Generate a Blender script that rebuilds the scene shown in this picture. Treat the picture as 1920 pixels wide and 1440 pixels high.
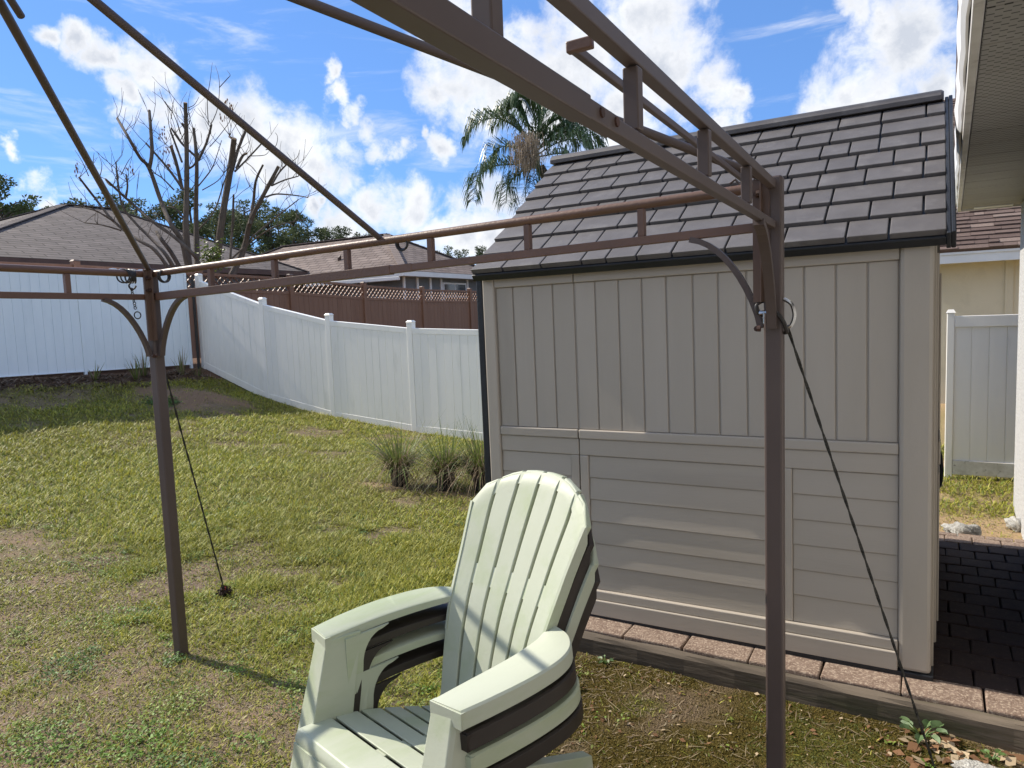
import bpy, bmesh, math, random
import numpy as np
from mathutils import Vector, Matrix
random.seed(7); RNG = np.random.default_rng(11)
R_ = math.radians
for o in list(bpy.data.objects): bpy.data.objects.remove(o)
scene = bpy.context.scene
col = scene.collection

# ------------------------------------------------------------------ camera
FPX = 1345.06; TILT, ROLL, YAW = R_(5.236), R_(2.1594), R_(30.4732); EYE = Vector((0, 0, 1.6))
Fv = Vector((-math.sin(YAW)*math.cos(TILT), math.cos(YAW)*math.cos(TILT), -math.sin(TILT)))
R0 = Vector((math.cos(YAW), math.sin(YAW), 0)); U0 = R0.cross(Fv)
Rv = math.cos(ROLL)*R0 - math.sin(ROLL)*U0
Uv = math.sin(ROLL)*R0 + math.cos(ROLL)*U0
cd = bpy.data.cameras.new('camera'); cam = bpy.data.objects.new('camera', cd); col.objects.link(cam)
cd.sensor_fit = 'HORIZONTAL'; cd.sensor_width = 36.0; cd.lens = 36.0*FPX/1920.0
cd.clip_start = 0.02; cd.clip_end = 3000
cam.matrix_world = Matrix(((Rv.x, Uv.x, -Fv.x, EYE.x), (Rv.y, Uv.y, -Fv.y, EYE.y), (Rv.z, Uv.z, -Fv.z, EYE.z), (0, 0, 0, 1)))
scene.camera = cam
def ray(px, py): return Fv + Rv*((px-960)/FPX) + Uv*((720-py)/FPX)
def atD(px, py, D): return EYE + ray(px, py)*D

# ------------------------------------------------------------------ sky, sun, exposure
SUN_EL, SUN_A = R_(40.5), R_(1.6)     # light travels towards +X, a little towards +Y
w = bpy.data.worlds.new('World'); scene.world = w; w.use_nodes = True
def build_world():
    nt = w.node_tree; nt.nodes.clear(); N = nt.nodes.new; L = nt.links.new
    out = N('ShaderNodeOutputWorld'); bg = N('ShaderNodeBackground'); bg.inputs['Strength'].default_value = 0.13
    sky = N('ShaderNodeTexSky'); sky.sky_type = 'NISHITA'; sky.sun_disc = False
    sky.sun_elevation = SUN_EL; sky.sun_rotation = R_(270) - SUN_A
    sky.altitude = 20; sky.air_density = 0.9; sky.dust_density = 0.05; sky.ozone_density = 3.0
    tc = N('ShaderNodeTexCoord')
    def math_(op, a, b=None, clamp=False):
        m = N('ShaderNodeMath'); m.operation = op; m.use_clamp = clamp
        for i, v in enumerate((a, b)):
            if v is None: continue
            if isinstance(v, (int, float)): m.inputs[i].default_value = v
            else: L(v, m.inputs[i])
        return m.outputs[0]
    def noise(scale, detail, rough, vec, dist=0.0):
        n = N('ShaderNodeTexNoise'); n.inputs['Scale'].default_value = scale; n.inputs['Detail'].default_value = detail
        n.inputs['Roughness'].default_value = rough; n.inputs['Distortion'].default_value = dist; L(vec, n.inputs['Vector']); return n
    dirv = tc.outputs['Generated']
    wn = noise(9.0, 6, 0.6, dirv)
    sub = N('ShaderNodeVectorMath'); sub.operation = 'SUBTRACT'; L(wn.outputs['Color'], sub.inputs[0]); sub.inputs[1].default_value = (.5, .5, .5)
    sc = N('ShaderNodeVectorMath'); sc.operation = 'SCALE'; L(sub.outputs[0], sc.inputs[0]); sc.inputs['Scale'].default_value = 0.11
    add = N('ShaderNodeVectorMath'); add.operation = 'ADD'; L(dirv, add.inputs[0]); L(sc.outputs[0], add.inputs[1])
    wdir = add.outputs[0]
    blobs = [(90,72,36),(140,92,44),(195,118,50),(255,112,62),(235,165,48),(292,128,48),
             (300,205,66),(395,215,80),(460,240,85),(550,262,80),(605,305,68),(440,300,74),(350,260,60),(520,315,66),(640,330,50),(230,220,40),
             (618,135,24),(634,172,30),(662,212,34),(700,248,42),(735,275,36),(650,230,26),(690,310,22),
             (822,288,34),(795,265,20),(850,60,76),(880,140,86),(960,150,112),(1080,110,125),(1200,40,112),(1235,140,96),(1330,165,62),(830,185,58),(1040,220,96),(1180,215,74),(1370,175,38),
             (1600,150,105),(1700,70,120),(1745,175,80),(1560,190,60),(1660,210,70),(1790,240,90),(1640,40,60),(1590,10,50),
             (715,395,56),(775,385,52),(810,425,52),(870,415,62),(950,375,60),(920,440,66),(640,440,55),(1010,420,60),(1345,235,34),
             (75,338,44),(5,262,28),(35,332,30),(110,362,30),(590,392,22),(610,380,16)]
    acc = None
    for px, py, r in blobs:
        c = ray(px, py).normalized()
        d = N('ShaderNodeVectorMath'); d.operation = 'DISTANCE'; L(wdir, d.inputs[0]); d.inputs[1].default_value = c
        ang = r/FPX/(1+((px-960)**2+(py-720)**2)/FPX**2)*1.12
        v = N('ShaderNodeMath'); v.operation = 'MULTIPLY_ADD'; L(d.outputs['Value'], v.inputs[0]); v.inputs[1].default_value = -1/ang; v.inputs[2].default_value = 1.0
        acc = v.outputs[0] if acc is None else math_('MAXIMUM', acc, v.outputs[0])
    acc = math_('MAXIMUM', acc, -1.0)
    # the same broken cumulus over the rest of the sky
    g = noise(2.6, 3, 0.5, wdir)
    gen = math_('MULTIPLY', math_('SUBTRACT', g.outputs['Fac'], 0.465), 7.0)
    d = N('ShaderNodeVectorMath'); d.operation = 'DISTANCE'; L(dirv, d.inputs[0]); d.inputs[1].default_value = ray(960, 480).normalized()
    m = N('ShaderNodeMapRange'); L(d.outputs['Value'], m.inputs['Value']); m.inputs['From Min'].default_value = 0.72; m.inputs['From Max'].default_value = 0.95
    gen = math_('ADD', gen, math_('MULTIPLY', math_('SUBTRACT', m.outputs[0], 1.0), 3.0))
    acc = math_('MAXIMUM', acc, gen)
    dn = noise(16.0, 12, 0.62, dirv, 0.25)
    val = math_('ADD', acc, math_('MULTIPLY', math_('SUBTRACT', dn.outputs['Fac'], 0.5), 2.1))
    dens = N('ShaderNodeMapRange'); dens.interpolation_type = 'SMOOTHSTEP'; L(val, dens.inputs['Value']); dens.inputs['From Min'].default_value = -0.15; dens.inputs['From Max'].default_value = 0.70
    # thin high streaks
    mp = N('ShaderNodeMapping'); L(dirv, mp.inputs['Vector']); mp.inputs['Scale'].default_value = (2.0, 2.0, 9.0); mp.inputs['Rotation'].default_value = (0.35, -0.25, 0.3)
    ci = noise(2.2, 8, 0.62, mp.outputs[0], 0.7)
    cir = N('ShaderNodeMapRange'); cir.interpolation_type = 'SMOOTHSTEP'; L(ci.outputs['Fac'], cir.inputs['Value']); cir.inputs['From Min'].default_value = 0.50; cir.inputs['From Max'].default_value = 0.80; cir.inputs['To Max'].default_value = 0.62
    cover = math_('MAXIMUM', dens.outputs[0], cir.outputs[0])
    # thick parts of a cloud are greyer than its edges
    gr = noise(11.0, 7, 0.6, wdir)
    thick = math_('MULTIPLY', math_('SUBTRACT', val, 0.28), 0.9, True)
    shade = N('ShaderNodeMapRange'); L(math_('ADD', math_('MULTIPLY', thick, 0.62), gr.outputs['Fac']), shade.inputs['Value'])
    shade.inputs['From Min'].default_value = 0.40; shade.inputs['From Max'].default_value = 0.98
    cm = N('ShaderNodeMix'); cm.data_type = 'RGBA'; L(shade.outputs[0], cm.inputs['Factor'])
    cm.inputs['A'].default_value = (3.85, 3.85, 3.85, 1); cm.inputs['B'].default_value = (2.1, 2.25, 2.55, 1)
    sat = N('ShaderNodeMix'); sat.data_type = 'RGBA'; sat.blend_type = 'MULTIPLY'; sat.inputs['Factor'].default_value = 1.0
    L(sky.outputs[0], sat.inputs['A']); sat.inputs['B'].default_value = (0.40, 0.525, 0.71, 1)
    ev = N('ShaderNodeMix'); ev.data_type = 'RGBA'; ev.inputs['Factor'].default_value = 0.55; L(sat.outputs['Result'], ev.inputs['A']); ev.inputs['B'].default_value = (0.53, 1.16, 2.5, 1)   # clear air: an even deep blue
    mx = N('ShaderNodeMix'); mx.data_type = 'RGBA'; L(cover, mx.inputs['Factor']); L(ev.outputs['Result'], mx.inputs['A']); L(cm.outputs['Result'], mx.inputs['B'])
    L(mx.outputs['Result'], bg.inputs['Color']); L(bg.outputs[0], out.inputs['Surface'])
build_world()
sd = bpy.data.lights.new('sun', 'SUN'); sun = bpy.data.objects.new('sun', sd); col.objects.link(sun)
sd.energy = 2.75; sd.angle = R_(0.5); sd.color = (1.0, 0.915, 0.79)
SDIR = Vector((math.cos(SUN_A)*math.cos(SUN_EL), math.sin(SUN_A)*math.cos(SUN_EL), -math.sin(SUN_EL)))
sun.rotation_euler = SDIR.to_track_quat('-Z', 'Y').to_euler(); sun.location = (-6, 0, 9)
vs = scene.view_settings; vs.view_transform = 'Standard'; vs.look = 'None'; vs.gamma = 1.0; vs.use_curve_mapping = False
vs.exposure = 1.27
scene.render.engine = 'CYCLES'

# ------------------------------------------------------------------ helpers
def tag(o, label=None, cat=None, group=None, kind=None):
    if label: o['label'] = label
    if cat: o['category'] = cat
    if group: o['group'] = group
    if kind: o['kind'] = kind
    return o
def empty(name, loc=(0, 0, 0), rz=0.0, parent=None):
    o = bpy.data.objects.new(name, None); col.objects.link(o); o.location = loc; o.rotation_euler = (0, 0, rz); o.empty_display_size = .1
    if parent: o.parent = parent
    return o
class MB:
    """collects shapes for ONE mesh"""
    def __init__(s): s.v = []; s.f = []; s.sm = []
    def add(s, vs_, fs_, smooth=False):
        b = len(s.v); s.v += [tuple(p) for p in vs_]; s.f += [tuple(i+b for i in q) for q in fs_]; s.sm += [smooth]*len(fs_); return s
    def box(s, a, b):
        x0, y0, z0 = [min(p, q) for p, q in zip(a, b)]; x1, y1, z1 = [max(p, q) for p, q in zip(a, b)]
        return s.add([(x0,y0,z0),(x1,y0,z0),(x1,y1,z0),(x0,y1,z0),(x0,y0,z1),(x1,y0,z1),(x1,y1,z1),(x0,y1,z1)],
                     [(0,3,2,1),(4,5,6,7),(0,1,5,4),(1,2,6,5),(2,3,7,6),(3,0,4,7)])
    def hexa(s, p): # 8 points: bottom 4, top 4
        return s.add(p, [(0,3,2,1),(4,5,6,7),(0,1,5,4),(1,2,6,5),(2,3,7,6),(3,0,4,7)])
    def bar(s, a, b, w_, h_, up=(0, 0, 1)): # rectangular bar between two points
        a, b = Vector(a), Vector(b); d = (b-a).normalized(); sx = d.cross(Vector(up))
        if sx.length < 1e-4: sx = d.cross(Vector((1, 0, 0)))
        sx.normalize(); uz = sx.cross(d).normalized(); P = []
        for c in (a, b):
            P += [c-sx*w_/2-uz*h_/2, c+sx*w_/2-uz*h_/2, c+sx*w_/2+uz*h_/2, c-sx*w_/2+uz*h_/2]
        return s.add(P, [(0,1,2,3),(7,6,5,4),(0,4,5,1),(1,5,6,2),(2,6,7,3),(3,7,4,0)])
    def tube(s, pts, rad, n=8, caps=True, closed=False):
        pts = [Vector(p) for p in pts]; m = len(pts)
        if isinstance(rad, (int, float)): rad = [rad]*m
        V = []; ref = None
        for i, p in enumerate(pts):
            if closed: d = pts[(i+1) % m]-pts[i-1]
            else: d = pts[min(i+1, m-1)]-pts[max(i-1, 0)]
            d.normalize()
            if ref is None: ref = d.orthogonal()
            ref = (ref - d*ref.dot(d)); ref = ref.normalized() if ref.length > 1e-6 else d.orthogonal().normalized()
            q = d.cross(ref)
            for k in range(n):
                t = 2*math.pi*k/n; V.append(p + (ref*math.cos(t)+q*math.sin(t))*rad[i])
        Fc = []
        for i in range(m if closed else m-1):
            a, b = i*n, ((i+1) % m)*n
            for k in range(n): Fc.append((a+k, a+(k+1) % n, b+(k+1) % n, b+k))
        s.add(V, Fc, True)
        if caps and not closed:
            b = len(s.v)-len(V); s.f += [tuple(b+k for k in reversed(range(n))), tuple(b+(m-1)*n+k for k in range(n))]; s.sm += [False, False]
        return s
    def prism(s, poly, z0, z1): # vertical extrusion of an xy polygon
        n = len(poly); V = [(x, y, z0) for x, y in poly]+[(x, y, z1) for x, y in poly]
        return s.add(V, [tuple(reversed(range(n))), tuple(range(n, 2*n))]+[(i, (i+1) % n, n+(i+1) % n, n+i) for i in range(n)])
    def loft(s, rows, smooth=True, cap=True): # rows of equal point counts, closed sections
        n = len(rows[0]); V = [p for r in rows for p in r]; Fc = []
        for i in range(len(rows)-1):
            for k in range(n): Fc.append((i*n+k, i*n+(k+1) % n, (i+1)*n+(k+1) % n, (i+1)*n+k))
        s.add(V, Fc, smooth)
        if cap:
            b = len(s.v)-len(V); s.f += [tuple(b+k for k in reversed(range(n))), tuple(b+(len(rows)-1)*n+k for k in range(n))]; s.sm += [False]*2
        return s
    def mesh(s, name):
        me = bpy.data.meshes.new(name); me.from_pydata(s.v, [], s.f); me.polygons.foreach_set('use_smooth', s.sm); me.update()
        bm = bmesh.new(); bm.from_mesh(me); bmesh.ops.recalc_face_normals(bm, faces=bm.faces); bm.to_mesh(me); bm.free()
        if any(s.sm): me.set_sharp_from_angle(angle=R_(38))
        return me
    def build(s, name, m, parent=None, bevel=0.0, seg=2):
        o = bpy.data.objects.new(name, s.mesh(name)); col.objects.link(o); o.data.materials.append(m)
        if parent: o.parent = parent
        if bevel:
            b = o.modifiers.new('bevel', 'BEVEL'); b.width = bevel; b.segments = seg; b.limit_method = 'ANGLE'; b.angle_limit = R_(40)
        return o
def copy_tree(o, parent=None):
    c = o.copy(); col.objects.link(c); c.parent = parent
    for ch in list(o.children): copy_tree(ch, c)
    return c
def spline(pts, n=6):
    pts = [Vector(p) for p in pts]; out = []
    for i in range(len(pts)-1):
        p0, p1, p2, p3 = pts[max(i-1, 0)], pts[i], pts[i+1], pts[min(i+2, len(pts)-1)]
        for k in range(n):
            t = k/n; out.append(0.5*((2*p1)+(p2-p0)*t+(2*p0-5*p1+4*p2-p3)*t*t+(3*p1-p0-3*p2+p3)*t**3))
    return out+[pts[-1]]

# ------------------------------------------------------------------ materials
def mat(name, c1, c2=None, scale=6.0, rough=0.6, bump=0.0, bscale=None, stretch=(1, 1, 1), detail=6, spec=0.4, c3=None, s3=1.5, t3=(0.55, 0.7), transl=0.0, metal=0.0, lo=0.35, hi=0.65, bdist=0.01, attr=None):
    m = bpy.data.materials.new(name); m.use_nodes = True; nt = m.node_tree; N = nt.nodes.new; L = nt.links.new
    b = nt.nodes['Principled BSDF']; b.inputs['Roughness'].default_value = rough; b.inputs['Specular IOR Level'].default_value = spec; b.inputs['Metallic'].default_value = metal
    tc = N('ShaderNodeTexCoord'); oi = N('ShaderNodeObjectInfo')
    ad = N('ShaderNodeVectorMath'); ad.operation = 'MULTIPLY_ADD'; L(oi.outputs['Random'], ad.inputs[0]); ad.inputs[1].default_value = (31, 17, 23); L(tc.outputs['Object'], ad.inputs[2])
    mp = N('ShaderNodeMapping'); mp.inputs['Scale'].default_value = stretch; L(ad.outputs[0], mp.inputs['Vector'])
    n1 = N('ShaderNodeTexNoise'); n1.inputs['Scale'].default_value = scale; n1.inputs['Detail'].default_value = detail; n1.inputs['Roughness'].default_value = .6; L(mp.outputs[0], n1.inputs['Vector'])
    colr = None
    if c2 is not None:
        mr = N('ShaderNodeMapRange'); mr.inputs['From Min'].default_value = lo; mr.inputs['From Max'].default_value = hi; L(n1.outputs['Fac'], mr.inputs['Value'])
        mx = N('ShaderNodeMix'); mx.data_type = 'RGBA'; L(mr.outputs[0], mx.inputs['Factor']); mx.inputs['A'].default_value = (*c1, 1); mx.inputs['B'].default_value = (*c2, 1); colr = mx.outputs['Result']
        if c3 is not None:
            n3 = N('ShaderNodeTexNoise'); n3.inputs['Scale'].default_value = s3; n3.inputs['Detail'].default_value = 8; n3.inputs['Roughness'].default_value = .65; L(mp.outputs[0], n3.inputs['Vector'])
            m3 = N('ShaderNodeMapRange'); m3.inputs['From Min'].default_value = t3[0]; m3.inputs['From Max'].default_value = t3[1]; L(n3.outputs['Fac'], m3.inputs['Value'])
            x3 = N('ShaderNodeMix'); x3.data_type = 'RGBA'; L(m3.outputs[0], x3.inputs['Factor']); L(colr, x3.inputs['A']); x3.inputs['B'].default_value = (*c3, 1); colr = x3.outputs['Result']
    if attr:
        at = N('ShaderNodeAttribute'); at.attribute_name = attr
        if colr is not None:
            x = N('ShaderNodeMix'); x.data_type = 'RGBA'; x.blend_type = 'MULTIPLY'; x.inputs['Factor'].default_value = 1.0; L(at.outputs['Color'], x.inputs['A']); L(colr, x.inputs['B']); colr = x.outputs['Result']
        else: colr = at.outputs['Color']
    if colr is not None: L(colr, b.inputs['Base Color'])
    else: b.inputs['Base Color'].default_value = (*c1, 1)
    if bump:
        nb = N('ShaderNodeTexNoise'); nb.inputs['Scale'].default_value = bscale or scale*4; nb.inputs['Detail'].default_value = 5; L(mp.outputs[0], nb.inputs['Vector'])
        bp = N('ShaderNodeBump'); bp.inputs['Strength'].default_value = bump; bp.inputs['Distance'].default_value = bdist; L(nb.outputs['Fac'], bp.inputs['Height']); L(bp.outputs[0], b.inputs['Normal'])
    if transl:
        tr = N('ShaderNodeBsdfTranslucent'); ms = N('ShaderNodeMixShader'); ms.inputs[0].default_value = transl
        if colr is not None: L(colr, tr.inputs['Color'])
        else: tr.inputs['Color'].default_value = (*c1, 1)
        L(b.outputs[0], ms.inputs[1]); L(tr.outputs[0], ms.inputs[2]); L(ms.outputs[0], nt.nodes['Material Output'].inputs['Surface'])
    return m
def shingle_mat(name, c1, c2, cm_, width=0.3, height=0.13, rot=(0, 0, 0)):
    """asphalt shingles too small to pick apart: rows and tabs with fine relief, in the plane's own XY (object coords)"""
    m = bpy.data.materials.new(name); m.use_nodes = True; nt = m.node_tree; N = nt.nodes.new; L = nt.links.new
    b = nt.nodes['Principled BSDF']; b.inputs['Roughness'].default_value = .9; b.inputs['Specular IOR Level'].default_value = .2
    uv = N('ShaderNodeUVMap'); uv.uv_map = 'UVMap'
    br = N('ShaderNodeTexBrick'); br.inputs['Scale'].default_value = 1.0; br.inputs['Brick Width'].default_value = width; br.inputs['Row Height'].default_value = height
    br.inputs['Mortar Size'].default_value = .022; br.inputs['Color1'].default_value = (*c1, 1); br.inputs['Color2'].default_value = (*c2, 1); br.inputs['Mortar'].default_value = (*cm_, 1); br.inputs['Bias'].default_value = -.1
    L(uv.outputs[0], br.inputs['Vector'])
    n = N('ShaderNodeTexNoise'); n.inputs['Scale'].default_value = 1.3; n.inputs['Detail'].default_value = 9; n.inputs['Roughness'].default_value = .7; L(uv.outputs[0], n.inputs['Vector'])
    mr = N('ShaderNodeMapRange'); mr.inputs['From Min'].default_value = .3; mr.inputs['From Max'].default_value = .7; mr.inputs['To Min'].default_value = .72; mr.inputs['To Max'].default_value = 1.2; L(n.outputs['Fac'], mr.inputs['Value'])
    x = N('ShaderNodeMix'); x.data_type = 'RGBA'; x.blend_type = 'MULTIPLY'; x.inputs['Factor'].default_value = 1; L(br.outputs['Color'], x.inputs['A']); L(mr.outputs[0], x.inputs['B']); L(x.outputs['Result'], b.inputs['Base Color'])
    sp = N('ShaderNodeSeparateXYZ'); L(uv.outputs[0], sp.inputs[0])
    md = N('ShaderNodeMath'); md.operation = 'FRACT'; dv = N('ShaderNodeMath'); dv.operation = 'DIVIDE'; dv.inputs[1].default_value = height; L(sp.outputs['Y'], dv.inputs[0]); L(dv.outputs[0], md.inputs[0])
    ng = N('ShaderNodeMath'); ng.operation = 'SUBTRACT'; ng.inputs[0].default_value = 1; L(md.outputs[0], ng.inputs[1])
    bp = N('ShaderNodeBump'); bp.inputs['Strength'].default_value = 1; bp.inputs['Distance'].default_value = .03; L(ng.outputs[0], bp.inputs['Height']); L(bp.outputs[0], b.inputs['Normal'])
    return m
M = {}
M['shed_tan'] = mat('shed_tan', (0.395, 0.355, 0.302), (0.43, 0.387, 0.332), 3.0, .48, .25, 130, (1, 1, .12), spec=.4, bdist=.002, c3=(0.335, 0.302, 0.258), s3=1.3)
M['shed_tan_h'] = mat('shed_tan_h', (0.395, 0.355, 0.302), (0.43, 0.387, 0.332), 3.0, .48, .3, 130, (.1, 1, 1), spec=.4, bdist=.002, c3=(0.335, 0.302, 0.258), s3=1.3)
M['shed_trim'] = mat('shed_trim', (.39, .35, .297), (.425, .382, .326), 4.0, .45, .35, 160, (1, 1, .3), spec=.4, bdist=.002)
M['black_plastic'] = mat('black_plastic', (.012, .014, .018), (.02, .022, .026), 5, .42, .2, 60)
M['roof_plastic'] = mat('roof_plastic', (.098, .091, .091), (.124, .116, .116), 9, .55, .5, 420, spec=.35, bdist=.0015, c3=(.165, .156, .155), s3=6.5, t3=(.55, .75))
M['bronze'] = mat('bronze', (.084, .062, .056), (.10, .074, .066), 3, .45, .0, 90, spec=.4, c3=(.105, .073, .062), s3=1.2, t3=(.55, .8))
M['bronze_warm'] = mat('bronze_warm', (.125, .068, .046), (.155, .085, .058), 3, .45, .12, 90, spec=.5, c3=(.12, .07, .05), s3=4)
M['bronze_mid'] = mat('bronze_mid', (.11, .068, .05), (.135, .085, .062), 3, .45, spec=.4)
M['bolt'] = mat('bolt', (.03, .02, .018), (.08, .035, .02), 60, .6)
M['iron'] = mat('iron', (.015, .013, .013), (.035, .03, .028), 40, .45, spec=.5)
M['chrome'] = mat('chrome', (.55, .55, .54), (.35, .34, .33), 50, .25, metal=1.0)
M['rope'] = mat('rope', (.09, .085, .075), (.025, .025, .022), 160, .9, .8, 300)
M['rope_dark'] = mat('rope_dark', (.05, .05, .042), (.022, .022, .02), 120, .9)
M['chair_green'] = mat('chair_green', (.41, .445, .345), (.46, .49, .395), 3.0, .5, .25, 90, (1, .25, 1), spec=.35, bdist=.002, c3=(.35, .41, .25), s3=4.5, t3=(.48, .70))
M['chair_brown'] = mat('chair_brown', (.022, .017, .014), (.034, .026, .022), 6, .45, .25, 90, (1, .25, 1), bdist=.002)
M['vinyl'] = mat('vinyl', (.90, .885, .84), (.86, .85, .81), 1.6, .42, 0, stretch=(2.5, 2.5, .5), c3=(.70, .695, .64), s3=1.4, t3=(.56, .8), lo=.4, hi=.7)
M['vinyl_clean'] = mat('vinyl_clean', (.90, .885, .845), (.85, .84, .805), 2.0, .42, 0, stretch=(3, 3, .6), c3=(.62, .63, .6), s3=1.0, t3=(.58, .85))
M['vinyl_shade_blue'] = mat('vinyl_shade_blue', (.79, .865, .93), (.74, .82, .89), 2.0, .42, 0, stretch=(3, 3, .6), c3=(.66, .73, .80), s3=1.0, t3=(.58, .85))  # white vinyl with the blue cast of skylit shade mixed into its colour
M['vinyl_dirty'] = mat('vinyl_dirty', (.70, .69, .66), (.52, .50, .46), 14, .6, 0, c3=(.2, .19, .17), s3=18, t3=(.58, .68))
M['fence_brown'] = mat('fence_brown', (.20, .096, .058), (.235, .122, .078), 2, .55, .1, 50, (3, 3, .3))
M['fence_cap'] = mat('fence_cap', (.15, .095, .075), (.2, .14, .11), 5, .6)
M['stucco'] = mat('stucco', (.40, .40, .40), (.52, .52, .515), 70, .9, 1.0, 60, bdist=.012, c3=(.30, .30, .30), s3=40, t3=(.55, .68))
M['beige_wall'] = mat('beige_wall', (.62, .555, .41), (.68, .61, .46), 1.5, .9, .3, 80, c3=(.56, .50, .37), s3=1.2)
M['grey_wall'] = mat('grey_wall', (.14, .15, .16), (.17, .18, .19), 2, .85, .2, 60)
M['white_trim'] = mat('white_trim', (.76, .77, .78), (.70, .71, .72), 3, .5, c3=(.5, .5, .5), s3=6, t3=(.66, .85))
M['gutter'] = mat('gutter', (.66, .64, .60), (.50, .48, .44), 5, .5, c3=(.3, .28, .25), s3=9, t3=(.58, .75))
M['fascia_brown'] = mat('fascia_brown', (.10, .065, .055), (.13, .085, .07), 3, .7)
M['window_glass'] = mat('window_glass', (.05, .06, .07), (.08, .09, .1), 2, .08, spec=.8)
M['timber'] = mat('timber', (.16, .13, .10), (.05, .04, .03), 5, .9, .9, 40, (.12, 1, 1), c3=(.06, .06, .03), s3=6, t3=(.52, .66), bdist=.006)
M['paver'] = mat('paver', (.24, .175, .135), (.155, .105, .08), 22, .92, 1.0, 160, c3=(.40, .32, .25), s3=90, t3=(.5, .62), bdist=.004)
M['paver_shaded'] = mat('paver_shaded', (.042, .026, .022), (.028, .018, .017), 26, .9, .8, 140, c3=(.075, .055, .045), s3=70, t3=(.58, .7), bdist=.004)  # darkened copy of the paver: the shed's shadow is put into the colour
M['bark'] = mat('bark', (.085, .068, .055), (.14, .115, .095), 3, .95, .8, 14, (4, 4, .6), bdist=.03, c3=(.09, .07, .055), s3=2)
M['bark_dark'] = mat('bark_dark', (.07, .055, .045), (.11, .09, .075), 4, .95, .5, 20)
M['cut_wood'] = mat('cut_wood', (.33, .22, .13), (.25, .16, .09), 20, .9)
M['pine_leaf'] = mat('pine_leaf', (.065, .088, .042), (.125, .15, .07), .35, .7, transl=.22, spec=.2, attr=None)
M['oak_leaf'] = mat('oak_leaf', (.05, .075, .028), (.1, .13, .045), .5, .6, transl=.25, spec=.25)
M['shrub_leaf'] = mat('shrub_leaf', (.16, .19, .035), (.08, .13, .03), 3, .5, transl=.3)
M['dead_leaf'] = mat('dead_leaf', (.12, .06, .03), (.2, .11, .06), 5, .9, transl=.2)
M['palm_leaf'] = mat('palm_leaf', (.05, .095, .042), (.095, .15, .06), .6, .4, transl=.2, spec=.5)
M['palm_dead'] = mat('palm_dead', (.27, .215, .16), (.36, .29, .22), 2, .9, transl=.15)
M['pot'] = mat('pot', (.010, .010, .011), (.02, .02, .02), 12, .5)
M['reed_green'] = mat('reed_green', (.11, .155, .032), (.17, .2, .055), 6, .5, transl=.3)
M['reed_dry'] = mat('reed_dry', (.30, .23, .15), (.2, .145, .09), 8, .9, transl=.2)
M['reed_brown'] = mat('reed_brown', (.10, .065, .045), (.15, .1, .07), 8, .9)
M['weed'] = mat('weed', (.10, .18, .045), (.15, .24, .07), 8, .5, transl=.3)
M['bluegreen_leaf'] = mat('bluegreen_leaf', (.10, .17, .07), (.16, .24, .10), 10, .5, transl=.25)
M['rock'] = mat('rock', (.52, .52, .49), (.30, .29, .27), 30, .95, 1.0, 120, bdist=.012)
M['soil'] = mat('soil', (.05, .03, .022), (.02, .014, .012), 30, 1.0, .8, 60)
M['stake_red'] = mat('stake_red', (.35, .03, .02), (.25, .02, .02), 9, .5)
M['grass'] = mat('grass', (1, 1, 1), (1, 1, 1), 1, .55, transl=.28, spec=.3, attr='col')
M['litter'] = mat('litter', (1, 1, 1), (1, 1, 1), 1, .9, spec=.15, attr='col', transl=.1)
M['screen'] = mat('screen', (.06, .065, .07), (.09, .095, .1), 3, .5)

# ------------------------------------------------------------------ terrain
XK = np.array([-400, -60, -16, -13.4, -12.8, -11.5, -10, -8, -6, -4, -2, 0, 3, 60, 400.])
YK = np.array([-400, 2, 5.5, 9.4, 14, 30, 400.])
ZK = np.array([[0.6, .9, 1.0, .98, .92, .62, .38, .18, .07, .02, 0, 0, 0, 0, 0],
               [0.6, .9, 1.0, .98, .92, .62, .38, .18, .07, .01, 0, 0, 0, 0, 0],
               [0.6, .9, 1.0, .98, .93, .60, .33, .10, 0, -.04, -.03, 0, 0, 0, 0],
               [0.6, .9, .98, .92, .82, .36, .05, -.19, -.33, -.28, -.15, 0, 0, 0, 0],
               [0.6, .8, .9, .86, .80, .40, .1, -.15, -.25, -.2, -.1, 0, 0, 0, 0],
               [.5, .6, .6, .6, .6, .5, .4, .3, .2, .1, 0, 0, 0, 0, 0],
               [.3]*15])
def vnoise(x, y, scale, seed):
    g = np.random.default_rng(seed).random((128, 128))
    xs, ys = np.asarray(x)*scale+500, np.asarray(y)*scale+500; xi, yi = np.floor(xs).astype(int), np.floor(ys).astype(int)
    fx, fy = xs-xi, ys-yi; fx, fy = fx*fx*(3-2*fx), fy*fy*(3-2*fy)
    G = lambda i, j: g[i % 128, j % 128]
    return (G(xi, yi)*(1-fx)+G(xi+1, yi)*fx)*(1-fy)+(G(xi, yi+1)*(1-fx)+G(xi+1, yi+1)*fx)*fy
def fbm(x, y, scale, seed, o=4, p=.5):
    s = 0; a = 1; t = 0
    for i in range(o): s = s+a*vnoise(x, y, scale*2**i, seed+i); t += a; a *= p
    return s/t
def sstep(a, b, v): t = np.clip((v-a)/(b-a), 0, 1); return t*t*(3-2*t)
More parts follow.
